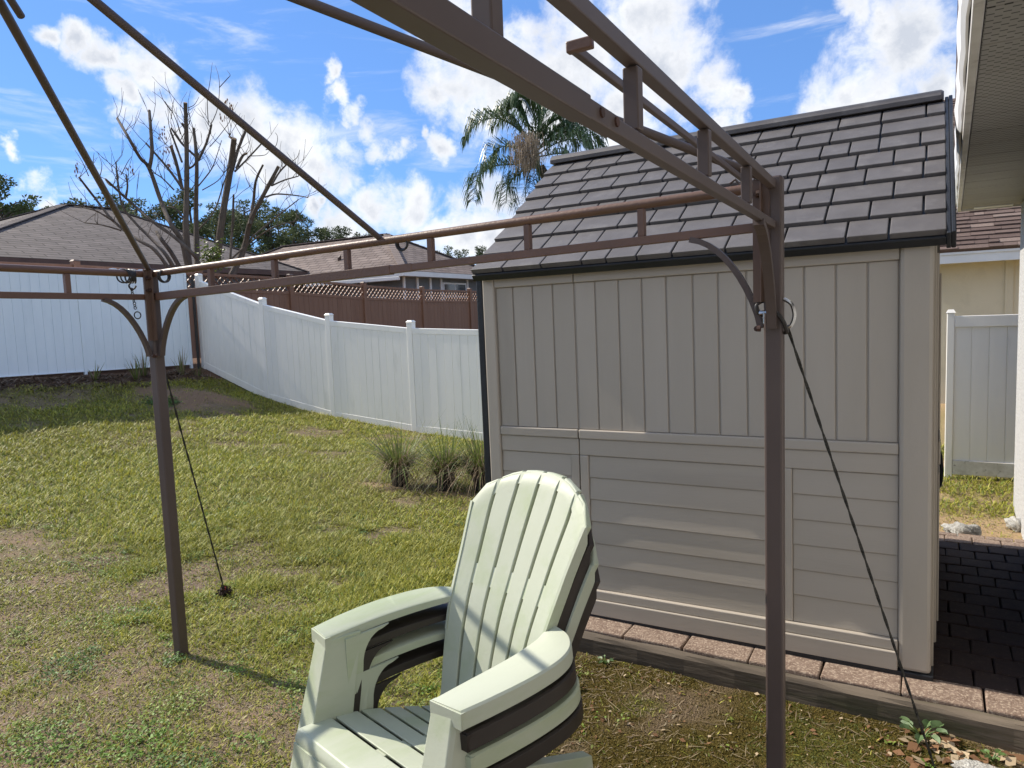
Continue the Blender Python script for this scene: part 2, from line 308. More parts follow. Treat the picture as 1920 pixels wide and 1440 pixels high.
def gz(x, y, rough=True):
    x = np.asarray(x, float); y = np.asarray(y, float)
    i = np.clip(np.searchsorted(XK, x)-1, 0, len(XK)-2); j = np.clip(np.searchsorted(YK, y)-1, 0, len(YK)-2)
    tx = np.clip((x-XK[i])/(XK[i+1]-XK[i]), 0, 1); ty = np.clip((y-YK[j])/(YK[j+1]-YK[j]), 0, 1)
    z = (ZK[j, i]*(1-tx)+ZK[j, i+1]*tx)*(1-ty)+(ZK[j+1, i]*(1-tx)+ZK[j+1, i+1]*tx)*ty
    if rough:
        near = sstep(16, 12, np.hypot(x+5, y-4))
        z = z+near*((fbm(x, y, .8, 3)-.5)*.05+(fbm(x, y, 4, 9, 3)-.5)*.022)
        mound = np.exp(-(((x+11.0)/.75)**2+((y-8.0)/.6)**2)); z = z+mound*.16   # low sandy mound by the corner
    return z
def cover(x, y):
    """how much living grass (0 bare .. 1 lush), moss and sand at a point"""
    n1 = fbm(x, y, .55, 21, 4); n2 = fbm(x, y, 2.2, 31, 4, .6); n3 = fbm(x, y, 6.0, 55, 3)
    g = sstep(.34, .60, .5*n1+.5*n2+.10)
    g = g*(1-.75*sstep(.52, .68, n3)*sstep(3.5, 1.5, y-.0*x))
    near = sstep(3.3, 1.6, y)*sstep(-1.5, -3.0, x)
    g = g*(1-.72*near*sstep(.36, .54, n2))
    far = sstep(4.0, 6.0, -x)*sstep(3.2, 4.5, y); g = np.maximum(g, far*.62*sstep(.2, .5, n2))
    mound = np.exp(-(((x+11.0)/1.0)**2+((y-8.0)/.8)**2)); g = g*(1-.85*sstep(.25, .7, mound+1.3*(n2-.5)))
    bed = sstep(-12.15, -12.5, x+.5*(n2-.5)); g = g*(1-.93*bed)
    strip = np.exp(-((y-(5.36-.02*x))/.14)**2)*sstep(-5.3, -4.9, x)*sstep(-2.4, -3.0, x); g = g*(1-.8*strip*sstep(.3, .5, n2))
    moss = sstep(-1.75, -1.25, x+.5*(n2-.5)+.08*(y-2))*sstep(3.2, 3.1, y)
    sandy = sstep(5.3, 5.5, y)*sstep(-.3, 0, x); g = np.where(sandy > .3, .75*sstep(.38, .5, n2)*sstep(5.9, 6.5, y), g)
    g = g*(1-.93*moss)
    return g, moss, mound, bed, strip, sandy, n2, n3
def lerp3(a, b, t): return a+(b-a)*t[..., None]
def build_ground():
    xs = np.unique(np.concatenate([np.linspace(-400, -30, 14), np.linspace(-30, -13.6, 16), np.arange(-13.6, 1.6, .05), np.linspace(1.6, 20, 14), np.linspace(20, 400, 12)]).round(4))
    ys = np.unique(np.concatenate([np.linspace(-400, -20, 10), np.linspace(-20, .0, 18), np.arange(0, 9.7, .05), np.linspace(9.7, 30, 20), np.linspace(30, 400, 14)]).round(4))
    X, Y = np.meshgrid(xs, ys, indexing='ij'); Z = gz(X, Y)
    g, moss, mound, bed, strip, sandy, n2, n3 = cover(X, Y)
    thatch = np.array([.225, .17, .12]); green = np.array([.195, .192, .055]); sand = np.array([.36, .255, .165]); mossc = np.array([.085, .066, .016]); mulch = np.array([.145, .088, .062])
    c = lerp3(np.broadcast_to(thatch, X.shape+(3,)), green, g*.75)
    bare = sstep(.25, .05, g)*sstep(.5, .66, n3); c = lerp3(c, sand*.95, bare*.55)
    c = lerp3(c, np.array([.285, .19, .125]), sstep(.3, .75, mound+1.2*(n2-.5))*.85); c = lerp3(c, mulch, bed*.9)
    c = lerp3(c, sand*1.1, np.clip(strip*1.1*sstep(.3, .5, n2), 0, 1))
    mv = lerp3(np.broadcast_to(mossc, X.shape+(3,)), np.array([.17, .125, .085]), sstep(.5, .68, n2)*.8); mv = lerp3(mv, np.array([.1, .1, .02]), sstep(.55, .7, n3)*.7)
    mv = lerp3(mv, np.array([.30, .22, .15]), sstep(.42, .6, n2)*sstep(-.62, -.3, X)*.8)
    c = lerp3(c, mv, moss)
    c = lerp3(c, lerp3(np.broadcast_to(np.array([.46, .33, .19]), X.shape+(3,)), green, g*.6), np.clip(sandy, 0, 1))
    far = sstep(14, 22, np.hypot(X+5, Y-5)); c = lerp3(c, np.array([.13, .13, .05]), far)
    nx, ny = X.shape; V = np.stack([X, Y, Z], -1).reshape(-1, 3)
    I = np.arange(nx*ny).reshape(nx, ny); Fq = np.stack([I[:-1, :-1], I[1:, :-1], I[1:, 1:], I[:-1, 1:]], -1).reshape(-1, 4)
    me = np_mesh('ground', V, Fq, None, c.reshape(-1, 3), smooth=True)
    o = bpy.data.objects.new('ground', me); col.objects.link(o); o['kind'] = 'structure'
    m = mat('ground_soil', (.78, .78, .78), (1.2, 1.18, 1.15), 60, .97, 1.0, 130, spec=.12, attr='col', bdist=.02, c3=(1.45, 1.42, 1.35), s3=210, t3=(.6, .72), lo=.3, hi=.7)
    me.materials.append(m)
def np_mesh(name, V, F4, F3=None, C=None, smooth=False):
    me = bpy.data.meshes.new(name); nv = len(V); me.vertices.add(nv); me.vertices.foreach_set('co', np.ascontiguousarray(V, dtype=np.float32).ravel())
    loops = []; starts = []; s = 0
    if F4 is not None and len(F4): loops.append(F4.ravel()); starts.append(np.arange(len(F4))*4); s = len(F4)*4
    if F3 is not None and len(F3): loops.append(F3.ravel()); starts.append(s+np.arange(len(F3))*3)
    lp = np.concatenate(loops).astype(np.int32); st = np.concatenate(starts).astype(np.int32)
    me.loops.add(len(lp)); me.loops.foreach_set('vertex_index', lp); me.polygons.add(len(st)); me.polygons.foreach_set('loop_start', st)
    me.update(calc_edges=True)
    if smooth: me.polygons.foreach_set('use_smooth', np.ones(len(st), dtype=bool))
    if C is not None:
        a = me.color_attributes.new('col', 'FLOAT_COLOR', 'POINT'); a.data.foreach_set('color', np.concatenate([C, np.ones((nv, 1))], 1).astype(np.float32).ravel())
    me.validate(); return me
def blades(P, H, W, ang, lean, bend, colr):
    """curved blades: 5 vertices each"""
    n = len(P); dx, dy = np.cos(ang), np.sin(ang); sx, sy = -dy, dx
    V = np.zeros((n, 5, 3)); hx = H*np.cos(lean); hz_ = H*np.sin(lean)
    for k, (t, wf) in enumerate(((0, .8), (0, .8), (.55, 1.), (.55, 1.), (1, 0))):
        sg = -1 if k in (0, 2) else 1
        out = hx*t+bend*H*t*t*.6; up = hz_*t-bend*H*t*t*.35
        V[:, k, 0] = P[:, 0]+dx*out+sx*W*.5*wf*sg*(k < 4); V[:, k, 1] = P[:, 1]+dy*out+sy*W*.5*wf*sg*(k < 4); V[:, k, 2] = P[:, 2]+up
    b = (np.arange(n)*5)[:, None]; F4 = b+np.array([[0, 1, 3, 2]]); F3 = b+np.array([[2, 3, 4]])
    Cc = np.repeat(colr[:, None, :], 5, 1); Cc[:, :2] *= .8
    return V.reshape(-1, 3), F4, F3, Cc.reshape(-1, 3)
def build_lawn():
    # candidates, denser near the camera
    n = 1200000; x = np.concatenate([RNG.uniform(-12.9, 1.4, n), RNG.uniform(-5.2, -.9, 330000)]); y = np.concatenate([RNG.uniform(0.2, 9.35, n), RNG.uniform(.9, 4.2, 330000)]); n = len(x)
    d = np.hypot(x, y); keep = RNG.random(n) < np.clip((3.4/np.maximum(d, 1.2))**1.15, 0.05, 1.0)
    u = (x*Rv.x+y*Rv.y)/(x*Fv.x+y*Fv.y+1e-6); fr = (x*Fv.x+y*Fv.y > .3) & (np.abs(u) < .95); keep &= fr
    keep &= ~((x > -2.25) & (y > 2.97) & (y < 5.42))
    x, y, d = x[keep], y[keep], d[keep]
    g, moss, mound, bed, strip, sandy, n2, n3 = cover(x, y)
    pr = .42+.58*g; pr = np.where(moss > .5, .10+.10*sstep(.5, .7, n3), pr); pr = np.where(mound > .45, .38, pr)
    pr = np.where((bed > .5), .25, pr); k = RNG.random(len(x)) < pr; x, y, d, g, moss, bed, mound, n2 = [a[k] for a in (x, y, d, g, moss, bed, mound, n2)]
    n = len(x); P = np.stack([x, y, gz(x, y)-.004], -1)
    lod = np.clip(d/3.4, 1, 3.2); lush = sstep(.35, .8, g)
    live = RNG.random(n) < (.26+.66*g)*(1-.75*bed)*(1-.45*(moss > .5))
    H = RNG.uniform(.016, .05, n)*(.7+.75*lush)*lod**.25; W = RNG.uniform(.0028, .0058, n)*lod**.72
    lean = np.where(live, RNG.uniform(.35, 1.35, n), RNG.uniform(.02, .4, n)); H = np.where(live, H, H*1.25)
    bend = RNG.uniform(.1, .9, n)*np.where(live, 1, .15); ang = RNG.uniform(0, 2*np.pi, n)
    c = np.array([.285, .305, .042])*np.ones((n, 1)); t = RNG.random(n)
    c = lerp3(c, np.array([.49, .46, .085]), t*.9); c = lerp3(c, np.array([.15, .215, .04]), (RNG.random(n) < .22)*.9)
    c = lerp3(c, np.array([.27, .26, .07]), sstep(.45, .65, fbm(x, y, .9, 77))*.35)
    dead = lerp3(np.array([.33, .26, .17])*np.ones((n, 1)), np.array([.16, .115, .078]), RNG.random(n)); dead = lerp3(dead, np.array([.40, .35, .25]), (RNG.random(n) < .12)*1.)
    c = np.where(live[:, None], c, dead); c *= RNG.uniform(.8, 1.15, n)[:, None]
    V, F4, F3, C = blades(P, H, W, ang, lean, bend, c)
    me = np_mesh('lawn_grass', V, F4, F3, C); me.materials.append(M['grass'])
    o = bpy.data.objects.new('lawn_grass', me); col.objects.link(o)
    tag(o, 'patchy short lawn of green and straw coloured grass blades', 'grass', kind='stuff')
    print('lawn blades', n)
def leaf_cards(P, size, nrm_up, colr, asp=.55):
    """small pointed leaves lying about: 4 vertices each"""
    n = len(P); a = RNG.uniform(0, 2*np.pi, n); e = RNG.uniform(-nrm_up, nrm_up, n); d = np.stack([np.cos(a)*np.cos(e), np.sin(a)*np.cos(e), np.sin(e)], -1)
    s = np.stack([-np.sin(a), np.cos(a), RNG.uniform(-.5, .5, n)], -1)
    S = size[:, None]; V = np.stack([P, P+d*S*.5+s*S*asp*.5, P+d*S, P+d*S*.5-s*S*asp*.5], 1)
    V[:, 1, 2] += S[:, 0]*.08; V[:, 3, 2] += S[:, 0]*.08
    return V.reshape(-1, 3), (np.arange(n)*4)[:, None]+np.array([[0, 1, 2, 3]]), np.repeat(colr, 4, 0)
def build_weeds_and_litter():
    # broad-leaf weeds growing in clumps in the near lawn
    P = []; S = []; C = []
    def clump(cx, cy, r, n, size, c):
        a = RNG.uniform(0, 2*np.pi, n); q = r*np.sqrt(RNG.random(n))*RNG.uniform(.5, 1.15, n); x = cx+q*np.cos(a); y = cy+q*np.sin(a)*.8
        P.append(np.stack([x, y, gz(x, y)+RNG.uniform(.002, .03, n)], -1)); S.append(RNG.uniform(.5, 1.2, n)*size); C.append(np.array(c)*RNG.uniform(.7, 1.25, n)[:, None]*np.ones((n, 3)))
    G1, G2, G3 = (.16, .27, .045), (.22, .30, .06), (.11, .20, .05)
    for cx, cy, r, n, s, c in [(-2.62,1.52,.2,150,.028,G1),(-2.95,1.33,.22,160,.028,G1),(-2.3,1.42,.17,130,.026,G3),(-1.95,1.45,.15,110,.026,G3),(-2.75,1.78,.16,120,.022,G2),(-3.55,1.75,.2,120,.026,G3),
                               (-2.4,2.15,.18,110,.024,G2),(-2.75,2.62,.24,150,.024,G2),(-3.9,2.2,.25,120,.024,G1),(-3.15,2.02,.07,40,.026,G3),(-1.75,2.2,.12,70,.022,G2),(-11.0,7.25,.32,260,.06,G3),(-4.6,2.7,.3,120,.026,G2),(-3.1,2.95,.25,100,.022,G2)]:
        clump(cx, cy, r*1.1, int(n*4), s*.68, c)
    for k in range(170):
        x, y = RNG.uniform(-6.5, -1.6), RNG.uniform(1.1, 4.6); clump(x, y, RNG.uniform(.04, .15), RNG.integers(20, 90), .017, [G1, G2, G3][k % 3])
    for k in range(26):
        x, y = RNG.uniform(-1.4, .1), RNG.uniform(2.0, 2.95); clump(x, y, RNG.uniform(.02, .06), RNG.integers(6, 18), .018, [G2, (.2, .24, .05), G1][k % 3])
    V, F4, C_ = leaf_cards(np.concatenate(P), np.concatenate(S), .7, np.concatenate(C))
    me = np_mesh('lawn_weeds', V, F4, None, C_); me.materials.append(M['grass']); o = bpy.data.objects.new('lawn_weeds', me); col.objects.link(o)
    tag(o, 'low broad leaved green weeds spreading in clumps through the lawn', 'weeds', kind='stuff')
    # dry leaves, twigs and straw
    n = 420; x = np.concatenate([RNG.uniform(-1.5, .45, 300), RNG.normal(.12, .18, 120)]); y = np.concatenate([RNG.uniform(1.9, 3.0, 300), RNG.normal(2.86, .09, 120)])
    k = (y < 2.97); x, y = x[k], y[k]; n = len(x); big = np.hypot(x-.12, (y-2.85)*1.5) < .3
    c = np.where(RNG.random(n)[:, None] < .35, np.array([[.42, .33, .22]]), np.array([[.20, .11, .06]]))*RNG.uniform(.7, 1.2, n)[:, None]
    V, F4, C_ = leaf_cards(np.stack([x, y, gz(x, y)+.006], -1), np.where(big, RNG.uniform(.02, .06, n), RNG.uniform(.008, .026, n)), .35, c, .6)
    nb = 4300; xb = np.concatenate([RNG.uniform(-1.7, .5, 1300), RNG.uniform(-6, -1.2, 3000)]); yb = np.concatenate([RNG.uniform(1.7, 2.97, 1300), RNG.uniform(1.0, 4, 3000)])
    Pb = np.stack([xb, yb, gz(xb, yb)+.004], -1); cb = lerp3(np.array([.36, .29, .19])*np.ones((nb, 1)), np.array([.12, .08, .05]), RNG.random(nb)**1.5)
    Hb = RNG.uniform(.015, .07, nb)*np.where(RNG.random(nb) < .04, 2.2, 1); V2, F42, F32, C2 = blades(Pb, Hb, RNG.uniform(.0014, .0032, nb), RNG.uniform(0, 6.28, nb), RNG.uniform(0, .25, nb), RNG.uniform(0, .1, nb), cb)
    off = len(V); me = np_mesh('leaf_litter', np.concatenate([V, V2]), np.concatenate([F4, F42+off]), F32+off, np.concatenate([C_, C2])); me.materials.append(M['litter']); o = bpy.data.objects.new('leaf_litter', me); col.objects.link(o)
    tag(o, 'dry brown leaves twigs and straw scattered over the mossy ground', 'litter', kind='stuff')
    # moss cushions: a dense pile of tiny tufts
    n = 60000; x = RNG.uniform(-1.75, .5, n); y = RNG.uniform(1.6, 2.98, n); g, moss, *_r, n2, n3 = cover(x, y)
    k = (moss > .45) & (RNG.random(n) < .25+.75*sstep(.62, .42, n2)); x, y, n3 = x[k], y[k], n3[k]; n = len(x)
    c = lerp3(np.array([.108, .085, .014])*np.ones((n, 1)), np.array([.10, .115, .02]), sstep(.45, .62, n3)); c = lerp3(c, np.array([.16, .105, .02]), (RNG.random(n) < .2)*1.)*RNG.uniform(.65, 1.25, n)[:, None]
    V, F4, F3, C_ = blades(np.stack([x, y, gz(x, y)-.002], -1), RNG.uniform(.005, .013, n), RNG.uniform(.003, .006, n), RNG.uniform(0, 6.28, n), RNG.uniform(.5, 1.4, n), RNG.uniform(0, .5, n), c)
    me = np_mesh('moss', V, F4, F3, C_); me.materials.append(M['grass']); o = bpy.data.objects.new('moss', me); col.objects.link(o)
    tag(o, 'olive brown moss carpet on the damp ground before the shed', 'moss', kind='stuff')
    # dead straw lying along the foot of the left fence
    n = 2600; y = RNG.uniform(2.0, 9.2, n); x = -12.75+np.abs(RNG.normal(0, .38, n)); c = lerp3(np.array([.30, .24, .18])*np.ones((n, 1)), np.array([.12, .08, .06]), RNG.random(n))
    V, F4, F3, C_ = blades(np.stack([x, y, gz(x, y)], -1), RNG.uniform(.08, .26, n), RNG.uniform(.012, .024, n), RNG.uniform(0, 6.28, n), RNG.uniform(.0, .55, n), RNG.uniform(0, .6, n), c)
    me = np_mesh('dead_straw', V, F4, F3, C_); me.materials.append(M['litter']); o = bpy.data.objects.new('dead_straw', me); col.objects.link(o)
    tag(o, 'dead straw and mulch along the foot of the blue tinted fence', 'mulch', kind='stuff')
build_ground()

# ------------------------------------------------------------------ paving pad and timber edging
def build_paving():
    pad = MB().box((-2.25, 3.2, -.05), (-.03, 5.4, .088)).box((-.03, 3.2, -.05), (.545, 5.4, .03)).build('patio', M['paver_shaded']); pad['kind'] = 'structure'
    def brick(x0, x1, y0, y1, z, m):
        j = lambda a=.003: random.uniform(-a, a)
        g = .003; o = MB().hexa([(x0+g, y0+g, z-.07), (x1-g, y0+g, z-.07), (x1-g, y1-g, z-.07), (x0+g, y1-g, z-.07),
                                 (x0+g+j(), y0+g+j(), z+j()), (x1-g+j(), y0+g+j(), z+j()), (x1-g+j(), y1-g+j(), z+j()), (x0+g+j(), y1-g+j(), z+j())]).build('brick', m, pad, .006)
    xs = [-2.25, -2.10, -1.815, -1.53, -1.241, -.957, -.669, -.38, -.088, .19, .36, .545]
    for a, b in zip(xs[:-1], xs[1:]): brick(a, b, 3.045, 3.20 if b < -.2 else 3.225, .092, M['paver'])
    y = 3.226; k = 0
    while y < 5.35:
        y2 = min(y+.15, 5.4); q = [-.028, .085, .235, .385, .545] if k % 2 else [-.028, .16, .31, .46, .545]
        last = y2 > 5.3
        for a, b in zip(q[:-1], q[1:]): brick(a, b, y, y2, .094, M['paver'] if last else M['paver_shaded'])  # all but the back row carry the shed's shadow in their colour
        y = y2; k += 1
    t = MB(); rows = []
    for i in range(28):
        x = -2.35+i*2.95/27; a = .004*math.sin(i*1.7); rows.append([(x, 2.985+a, -.06), (x, 3.041, -.06), (x, 3.040-a*.3, .080+a), (x, 3.000+a*.7, .082-a), (x, 2.987-a, .070+a*.5)])
    t.loft(rows, False); o = t.build('timber_edging', M['timber']); tag(o, 'weathered grey timber edging along the front of the brick pavers', 'timber')
build_paving()

# ------------------------------------------------------------------ shed
def build_shed():
    root = empty('garden_shed', (0.01, 3.2154, 0)); root.rotation_euler = (0, -R_(.349), 0)
    tag(root, 'beige plastic garden shed with dark grey moulded shingle roof', 'shed')
    T, H_, TR, K = M['shed_tan'], M['shed_tan_h'], M['shed_trim'], M['black_plastic']
    MB().box((-2.05, -.028, .088), (.012, 1.92, .112)).build('base', K, root, .004)
    fw = MB().box((-2.03, .012, .11), (-.02, .05, 1.85)).build('front_wall', H_, root)
    def p(name, a, b, m=T, bev=.004, par=fw): return MB().box(a, b).build(name, m, par, bev)
    p('corner_trim', (-2.045, -.012, .112), (-1.975, .06, 1.858), TR, .008)
    p('corner_trim', (-.113, -.020, .112), (.004, .06, 1.858), TR, .016)
    p('top_rail', (-1.973, -.008, 1.772), (-1.5225, .03, 1.856), H_); p('top_rail', (-1.5175, -.008, 1.772), (-.1145, .03, 1.856), H_)
    xs = [-1.972, -1.869, -1.754, -1.64, -1.5215]; xr = [-1.5185, -1.41, -1.29, -1.174, -1.057, -.934, -.821, -.70, -.58, -.465, -.344, -.227, -.1145]
    for L_ in (xs, xr):
        for a, b in zip(L_[:-1], L_[1:]):
            p('board', (a+.0035, .004, 1.046), (b-.0035, .014, 1.771), T, .004)
    for a, b in ((-1.973, -1.5225), (-1.5175, -.1145)):
        p('rail', (a, -.010, 1.0), (b, .02, 1.045), H_, .005); p('rail', (a, -.001, .916), (b, .02, .9985), H_, .004)
    for a, b in ((-1.565, -1.5225), (-1.5175, -1.472), (-.572, -.518)): p('stile', (a, -.004, .238), (b, .02, .915), T, .004)
    zs = [.237, .359, .472, .584, .695, .806, .915]
    for a, b in ((-1.973, -1.566), (-1.471, -.573), (-.517, -.1145)):
        for z0, z1 in zip(zs[:-1], zs[1:]):
            MB().hexa([(a, .0, z0), (b, .0, z0), (b, .02, z0), (a, .02, z0), (a, .0065, z1-.001), (b, .0065, z1-.001), (b, .02, z1-.002), (a, .02, z1-.002)]).build('clapboard', H_, fw, .003)
    for a, b in ((-1.973, -1.5225), (-1.5175, -.1145)):
        p('ledge', (a, -.022, .192), (b, .02, .236), H_, .004); p('skirt', (a, -.034, .113), (b, .02, .1905), H_, .004)
    MB().box((-2.088, -.006, .1), (-2.047, .05, 1.85)).build('corner_frame', K, root, .008)
    MB().box((-2.04, .052, .11), (-2.0, 1.9, 1.85)).build('side_wall', T, root)
    MB().box((-2.03, 1.86, .11), (-.02, 1.9, 1.85)).build('back_wall', T, root)
    # door end (seen edge on)
    gw = MB().add([(-.02, .062, .11), (-.02, 1.9, .11), (-.02, 1.9, 1.85), (-.02, .949, 2.50), (-.02, .062, 1.85), (.0, .062, .11), (.0, 1.9, .11), (.0, 1.9, 1.85), (.0, .949, 2.50), (.0, .062, 1.85)],
                  [(0, 1, 2, 3, 4), (9, 8, 7, 6, 5), (0, 5, 6, 1), (1, 6, 7, 2), (2, 7, 8, 3), (3, 8, 9, 4), (4, 9, 5, 0)]).build('gable_wall', T, root)
    p('jamb', (.001, .066, .113), (.012, .16, 1.855), TR, .004, gw)
    for a, b in ((.22, .94), (.955, 1.68)):
        d = MB().box((.001, a, .15), (.022, b, 1.80)).build('door', T, root, .006)
        for z0, z1 in ((.22, .88), (1.06, 1.72)): MB().box((.0225, a+.07, z0), (.03, b-.07, z1)).build('door_panel', T, d, .008)
        MB().box((.0225, a+.02, .92), (.032, b-.02, 1.02)).build('door_rail', T, d, .006)
    hd = MB(); hd.tube(spline([(.02, .90, .66), (.038, .89, .70), (.042, .89, .76), (.038, .89, .82), (.02, .90, .86)], 5), .009, 8).build('handle', K, root)
    MB().tube(spline([(.02, 1.0, .66), (.038, 1.01, .70), (.042, 1.01, .76), (.038, 1.01, .82), (.02, 1.0, .86)], 5), .009, 8).build('handle', K, root)
    # roof
    ye, ze, yr, zr = -.058, 1.855, .949, 2.575; sl = Vector((0, yr-ye, zr-ze)); Ls = sl.length; sl.normalize(); nm = Vector((0, -sl.z, sl.y))
    x0, x1 = -2.075, .045
    def rp(x, s, h): return Vector((x, ye, ze))+sl*s+nm*h
    def slab(a, b, s0, s1, h0, h1): return [rp(a, s0, h0), rp(b, s0, h0), rp(b, s1, h0), rp(a, s1, h0), rp(a, s0, h1), rp(b, s0, h1), rp(b, s1, h1), rp(a, s1, h1)]
    rf = MB().hexa(slab(x0+.01, x1-.012, .0, Ls, -.035, -.006)).build('roof', K, root)
    MB().hexa([(x0+.01, yr-.001, zr-.03), (x1-.012, yr-.001, zr-.03), (x1-.012, 1.96, 1.855), (x0+.01, 1.96, 1.855), (x0+.01, yr-.001, zr), (x1-.012, yr-.001, zr), (x1-.012, 1.96, 1.885), (x0+.01, 1.96, 1.885)]).build('roof_slope', M['roof_plastic'], rf)
    n = 8; ch = (Ls-.03)/n; seam = -1.03
    for r in range(n):
        s0 = r*ch; xx = x0; ws = random.Random(40+r); edges = [x0]
        while edges[-1] < x1-.16:
            e = edges[-1]+ws.choice([.125, .15, .165, .19, .22, .235]); edges.append(e)
        if x1-edges[-1] < .07: edges[-1] = x1
        else: edges.append(x1)
        for a, b in zip(edges[:-1], edges[1:]):
            g = .004; up = ws.uniform(0, .003)
            lo0, lo1 = (.013+up, .024+up)
            q = [rp(a+g, s0-.004, -.006), rp(b-g, s0-.004, -.006), rp(b-g, s0+ch-.006, -.006), rp(a+g, s0+ch-.006, -.006),
                 rp(a+g, s0-.004, .020+up), rp(b-g, s0-.004, .020+up), rp(b-g, s0+ch-.006, .006), rp(a+g, s0+ch-.006, .006)]
            MB().hexa(q).build('shingle', M['roof_plastic'], rf, .0035)
    MB().hexa(slab(x0+.002, x1-.002, -.016, .02, -.045, -.0065)).build('eave_trim', K, rf, .006)
    for dx in (.0, .016): MB().hexa(slab(x1+dx-.004, x1+dx+.0115, -.02, Ls, -.055, .012+dx*.3)).build('verge_trim', K, rf, .003)
    rows = []
    for x in (x0-.005, x0+.004, x1-.02, x1-.008):
        s = .8 if x in (x0-.005, x1-.008) else 1.0
        rows.append([(x, yr+math.cos(t)*.062*s, zr+.004+math.sin(t)*.042*s) for t in np.linspace(-.35, math.pi+.35, 9)])
    MB().loft(rows).build('ridge_cap', M['roof_plastic'], rf)
build_shed()

# ------------------------------------------------------------------ gazebo frame
GA = R_(1.3743); GX = Vector((math.cos(GA), math.sin(GA), 0)); GY = Vector((-math.sin(GA), math.cos(GA), 0))
GPR = Vector((-.3907, 2.1524, 0)); GS = 2.7856
def gp(tx, ty, z):
    """gazebo frame: tx metres to the left of the shed-side post, ty metres towards the house side; the frame leans with the ground"""
    X = GPR-GX*tx-GY*ty; k = (-tx*R_(1.5737)-(-ty)*R_(-.3892)*-1)*(z/2.0)
    return Vector((X.x, X.y, z+k))
def build_gazebo():
    root = empty('gazebo_frame', GPR); inv = -GPR
    tag(root, 'brown metal gazebo frame without canopy, standing on square posts', 'gazebo')
    B, W_ = M['bronze'], M['bronze_warm']
    def fin(mb, name, m=B, par=root, bev=.002):
        mb.v = [(x+inv.x, y+inv.y, z+inv.z) for x, y, z in mb.v]; return mb.build(name, m, par, bev)
    S = GS; ZT, ZB = 1.955, 1.832
    for cx, cy in ((0, 0), (S, 0), (0, S), (S, S)):
        ix, iy = (1 if cx == 0 else -1), (1 if cy == 0 else -1)
        s = .025; q = lambda z: [gp(cx-s, cy-s, z), gp(cx+s, cy-s, z), gp(cx+s, cy+s, z), gp(cx-s, cy+s, z)]
        post = fin(MB().hexa(q(-.06)+q(ZT+.012)), 'post', B, root, .006)
        # folded corner plates carrying the trusses
        for ax in (0, 1):
            a0, a1 = .026, .052
            f = (lambda a, o, z: gp(cx+ix*a, cy+iy*o, z)) if ax == 0 else (lambda a, o, z: gp(cx+ix*o, cy+iy*a, z))
            pl = [f(a0-.02, .026, 1.62), f(a1, .026, 1.62), f(a1, .030, 1.62), f(a0-.02, .030, 1.62), f(a0-.02, .026, ZT+.006), f(a1, .026, ZT+.006), f(a1, .030, ZT+.006), f(a0-.02, .030, ZT+.006)]
            fin(MB().hexa(pl), 'corner_plate', M['bronze_mid'], post, 0)
            for z in (ZT-.035, ZB+.03, 1.545):
                bo = MB(); c = f(.041, .030, z); d = (f(.041, .040, z)-c); bo.tube([c, c+d], .0085, 8); fin(bo, 'bolt', M['bolt'], post, 0)
    # trusses: far (tx runs), right (ty runs), left, near
    runs = [('far', lambda t, z, o=0: gp(t, o, z), W_), ('right', lambda t, z, o=0: gp(o, t, z), B), ('left', lambda t, z, o=0: gp(S-o, t, z), W_), ('near', lambda t, z, o=0: gp(t, S-o, z), B)]
    for nm, f, m in runs:
        tr = empty('truss', (0, 0, 0), 0, root)
        e = .03; mid = 1.36
        if nm in ('far', 'left'):
            fin(MB().tube([f(e, ZT-.012), f(S-e, ZT-.012)], .0155, 10), 'upper_chord', m, tr, 0)
        else:
            fin(MB().bar(f(e, ZT-.012), f(S-e, ZT-.012), .021, .023), 'upper_chord', m, tr, .002)
        kf = 1.0 if nm in ('far', 'left') else .80
        fin(MB().bar(f(e, ZB), f(mid, ZB), .024*kf, .026*kf), 'lower_chord', m, tr, .002)
        fin(MB().bar(f(mid, ZB), f(S-e, ZB), .032*kf, .035*kf), 'lower_chord', m, tr, .002)
        fin(MB().bar(f(mid-.10, ZB), f(mid+.03, ZB), .0275*kf, .0295*kf), 'joint_sleeve', m, tr, .002)
        for q in (mid-.035, mid-.085):
            sg = -1 if nm in ('right', 'near') else 1
            fin(MB().tube([f(q, ZB+.002, -.0105), f(q, ZB+.002, -.0135)], .0065, 8), 'bolt', M['bolt'], tr, 0)
        for k in range(1, 7):
            t = k*S/7-.002*k; t = .386+(k-1)*.3955
            if t > S-.2: continue
            fin(MB().bar(f(t, ZB+.013), f(t, ZT-.026), .022, .022, (1, 0, 0) if nm in ('far', 'near') else (0, 1, 0)), 'truss_strut', m, tr, .002)
        for end in (0, 1):
            g = (lambda t: t) if end == 0 else (lambda t: S-t)
            pts = []
            for k in range(11):
                u = k/10; t = .036+.20*u**1.35; z = 1.545+(ZB-.014-1.545)*math.sin(u*math.pi/2*.92)/math.sin(math.pi/2*.92); pts.append(f(g(t), z))
            br = MB(); 
            for a, b in zip(pts[:-1], pts[1:]): br.bar(a, b+(b-a)*.04, .016, .026, (GY if nm in ('far', 'near') else GX))
            fin(br, 'curved_brace', B, tr, 0)
    # roof rafters to the peak
    PK = 2.60; C = (S/2, S/2)
    def raft(a, b, r=.0115, m=B): fin(MB().tube([a, b], r, 10), 'rafter', m, root, 0)
    top = gp(C[0], C[1], PK)
    for cx, cy in ((0, 0), (S, 0), (0, S), (S, S)): raft(gp(cx, cy, ZT), top, .0125, B)
    raft(gp(S/2+.015, 0, ZT), top); raft(gp(S/2, S, ZT), top); raft(gp(0, S/2, ZT), top)
    raft(top, top.lerp(gp(S, S/2, ZT), .42)); raft(top, top.lerp(gp(2.55, 0, ZT), .222), .0095)   # broken off short of the beams
